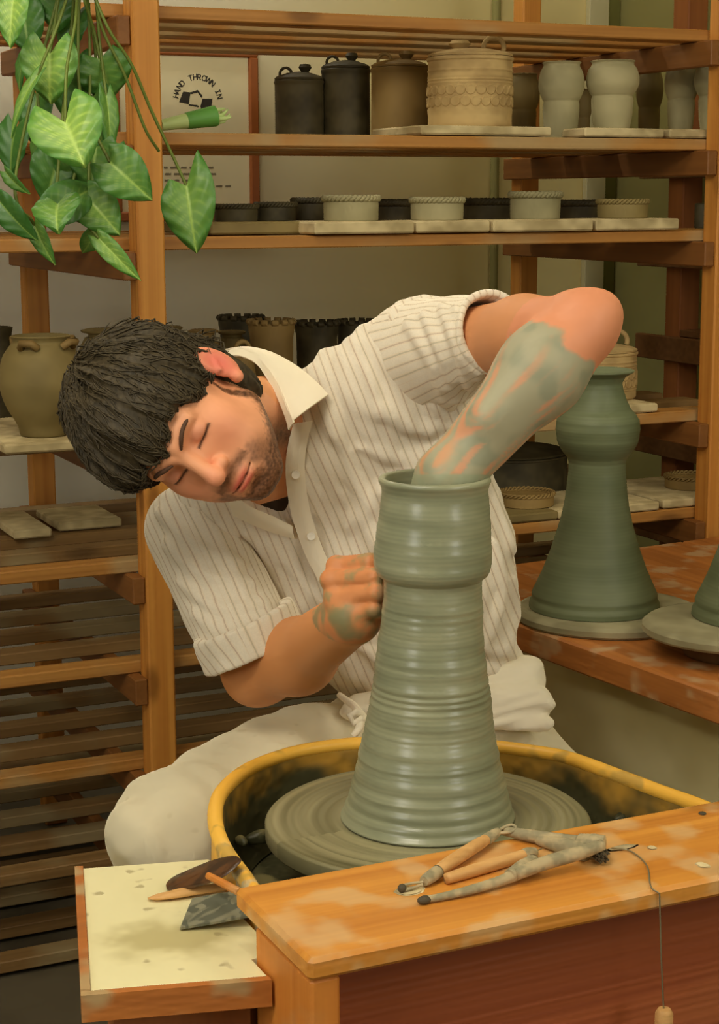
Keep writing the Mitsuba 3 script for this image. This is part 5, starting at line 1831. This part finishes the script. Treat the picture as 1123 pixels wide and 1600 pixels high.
m = trimesh.creation.icosphere(2, 0.0042); m.apply_translation(onp(628, 1388, .0045)); put("clay_blob", m, "dark_bristle", k, smooth=True)

k = thing("needle_tool", "short pale wooden needle tool lying second from the left on the plank", "tool")
put("handle", rod([(697, 1373, .006), (740, 1360, .0062), (790, 1345, .0062), (826, 1334, .006)], [.0052, .006, .0062, .006, .0056]), "handle_wood", k, smooth=True)
put("ferrule", rod([(818, 1337, .0062), (826, 1334, .0062), (836, 1331, .006)], [.0064, .0066, .0046]), "clay_coated", k, smooth=True)
put("needle", rod([(834, 1331, .006), (849, 1325, .0045)], [.0008, .0005], 6), "wire", k)

k = thing("modelling_tool", "long clay-coated modelling tool with curved thin handle, nearest the front edge", "tool")
put("handle", rod([(660, 1406, .004), (690, 1401, .0045), (740, 1389, .006), (782, 1376, .0075), (806, 1366, .009)], [.0032, .0034, .0044, .0048, .006]), "clay_coated", k, smooth=True)
put("ferrule", rod([(796, 1369, .009), (815, 1358, .011), (834, 1345, .012)], [.0066, .0085, .0066]), "clay_coated", k, smooth=True)
put("blade", rod([(806, 1366, .011), (850, 1349, .014), (900, 1334, .017), (940, 1321, .018)], [.0058, .0066, .0070, .0056]), "clay_coated", k, smooth=True)
m = trimesh.creation.icosphere(2, 0.0048); m.apply_scale([1.5, 1, 0.8]); m.apply_translation(onp(663, 1406, .004)); put("tip", m, "dark_bristle", k, smooth=True)

k = thing("brush", "thick clay-caked brush with dark bristles under the other tools on the plank", "brush")
put("handle", rod([(786, 1298, .0075), (830, 1306, .0075), (880, 1314, .009), (920, 1321, .011)], [.0046, .0064, .0072, .0090]), "clay_coated", k, smooth=True)
put("handle_crust", rod([(840, 1312, .0065), (880, 1322, .008), (915, 1332, .009)], [.005, .0085, .009]), "clay_coated", k, smooth=True)
put("head", rod([(905, 1318, .011), (926, 1322, .012), (944, 1324, .012)], [.010, .0125, .0115]), "clay_coated", k, smooth=True)
bm = []
for i in range(46):
    a, r = RNG.uniform(0, 6.28), RNG.uniform(0, 0.009)
    q = onp(930, 1328, .0115) + C_R * r * math.cos(a) * 1.1 + np.array([0, 0, r * 0.8 * math.sin(a)])
    d = (onp(948, 1346, .006) - onp(926, 1320, .012)); d = d / np.linalg.norm(d)
    q2 = q + d * RNG.uniform(0.010, 0.018); q2[2] = max(q2[2], PZ + 0.0012)
    bm.append(tube([q, q2], 0.0010, 5))
put("bristles", cat(*bm), "dark_bristle", k, kind="stuff")
k = thing("wire_cutter", "thin cord hanging from the plank with a round wooden toggle at its end", "wire cutter")
fy = y0 - 0.0028
e1 = onp(1024, 1376, 0.0015)
qf = PY(1030, 1400, fy)
pts = [onp(955, 1325, .004), onp(985, 1330, .0018), onp(1010, 1352, .0016), [qf[0] - 0.004, y0 + 0.006, PZ + 0.0017], [qf[0], fy + 0.0002, PZ - 0.003]]
end = PY(1036, 1588, fy)
put("cord", tube(np.vstack([spline(np.array(pts), 24), [[(qf[0] + end[0]) / 2, fy, PZ - 0.07], [end[0], fy, end[2] + 0.008]]]), 0.0008, 6), "wire", k, smooth=True)
put("toggle", moved(lathe([(0, -0.012), (0.006, -0.012), (0.0085, -0.008), (0.0085, 0.008), (0.006, 0.012), (0, 0.012)], 20), [end[0], fy - 0.001, end[2] - 0.004]), "handle_wood", k, smooth=40)
nl = onp(1097, 1272, 0.0)
put("nail", moved(lathe([(0, 0), (0.004, 0.0003), (0.004, 0.0012), (0.0028, 0.002), (0, 0.0022)], 14), nl), "dark_bristle", wheel, label="dark nail head in the plank")
k = thing("clay_smear", "pale dried clay smear on the plank right of the brush", "clay smear")
def smear(x, y, rx, ry):
    c = onp(x, y, 0.0)
    a = np.arange(26) * 2 * np.pi / 26
    r = 1 + 0.35 * (meshkit.noise(np.c_[np.cos(a) * 2 + x, np.sin(a) * 2, a * 0]) - 0.5)
    rim = np.c_[c[0] + rx * r * np.cos(a), c[1] + ry * r * np.sin(a), np.full(26, PZ + 0.0002)]
    top = np.c_[c[0] + rx * 0.7 * r * np.cos(a), c[1] + ry * 0.7 * r * np.sin(a), np.full(26, PZ + 0.0013)]
    v = np.vstack([rim, top, [[c[0], c[1], PZ + 0.0016]], [[c[0], c[1], PZ + 0.0002]]])
    i = np.arange(26); j = (i + 1) % 26
    f = np.vstack([np.stack([i, j, j + 26], 1), np.stack([i, j + 26, i + 26], 1), np.stack([i + 26, j + 26, i * 0 + 52], 1), np.stack([j, i, i * 0 + 53], 1)])
    return trimesh.Trimesh(v, f, process=False)
put("smear", smear(972, 1325, 0.017, 0.006), "clay_coated", k, smooth=True)
put("smear", smear(1018, 1325, 0.005, 0.005), "bat_board", k, smooth=True)
put("smear", smear(1097, 1352, 0.006, 0.008), "bat_board", k, smooth=True)
put("smear", smear(640, 1392, 0.016, 0.010), "bat_board", k, smooth=True)

# ------------------------------------------------------------------ tools on the low cabinet


def ont(x, y, h):
    return Pz(x, y, TZ + h)


def blade(outline, hs, thick, m, name, label, cat_, bevel=0.0):
    """A flat tool: picture outline with a height above the cabinet for each point (its lower face)."""
    lo = np.array([ont(x, y, h) for (x, y), h in zip(outline, hs)])
    n = len(lo)
    c = lo.mean(0)
    u = lo - c
    _, _, vt = np.linalg.svd(u)
    nn = vt[2] if vt[2][2] > 0 else -vt[2]
    hi = lo + nn * thick
    hin = c + (hi - c) * (1 - bevel)
    v = np.vstack([lo, hin, [c], [c + nn * thick]])
    i = np.arange(n); j = (i + 1) % n
    f = np.vstack([np.stack([i, j, j + n], 1), np.stack([i, j + n, i + n], 1), np.stack([i + n, j + n, i * 0 + 2 * n + 1], 1), np.stack([j, i, i * 0 + 2 * n], 1)])
    mm = trimesh.Trimesh(v, f, process=False)
    if mm.volume < 0:
        mm.invert()
    return solo(name, mm, m, label, cat_, smooth=35)


mat("brown_rib", proc(lambda p, n, uv: mix(lin(92, 60, 34), lin(58, 40, 26), smoothstep(0.4, 0.65, fbm(p.x * 50, p.y * 50, p.z * 50, 3)))), 0.35, 0.5)
ro = spline(np.array([(260, 1388), (270, 1376), (300, 1362), (335, 1348), (366, 1341), (377, 1343), (372, 1352), (350, 1370), (325, 1381), (290, 1390), (268, 1392)], float), 44, True)
blade([tuple(q) for q in ro], [0.0015 + 0.044 * max(0, (q[0] - 275) / 100) for q in ro], 0.004, "brown_rib", "wooden_rib", "dark brown wooden rib leaning on the yellow tray rim", "pottery rib", 0.04)
k = thing("wooden_knife", "long pale wooden knife with pointed end lying on the white top", "tool")
q = spline(np.array([ont(231, 1404, .003), ont(262, 1399, .005), ont(300, 1392, .006), ont(345, 1386, .007), ont(376, 1381, .008)]), 24)
put("blade", tube(q, np.interp(np.linspace(0, 1, 24), [0, .12, .4, .7, 1], [.0015, .0055, .008, .0075, .006]), 12, flat=((0, 0, 1), 0.5)), "handle_wood", k, smooth=True)
def scraper_fn(p, n, uv):
    t = noise(p.x * 60 + fbm(p.x * 50, p.y * 50, 0.0, 3) * 8, p.y * 130, 1.0)
    return mix(lin(84, 86, 70), lin(122, 120, 98), smoothstep(0.35, 0.75, t))
mat("slate_scraper", proc(scraper_fn), 0.5, 0.4)
blade([(281, 1453), (300, 1406), (342, 1398), (384, 1393), (388, 1434), (335, 1444)], [.0015, .0085, .016, .022, .012, .006], 0.0022, "slate_scraper", "metal_scraper", "grey clay-streaked rectangular scraper on the white top", "scraper", 0.02)
st = solo("wooden_stick", tube([ont(325, 1368, .041), ont(350, 1381, .0415), ont(374, 1394, .042)], [.0035, .004, .004], 8), "leg_wood", "short reddish stick lying across the tools beside the plank's corner", "stick")
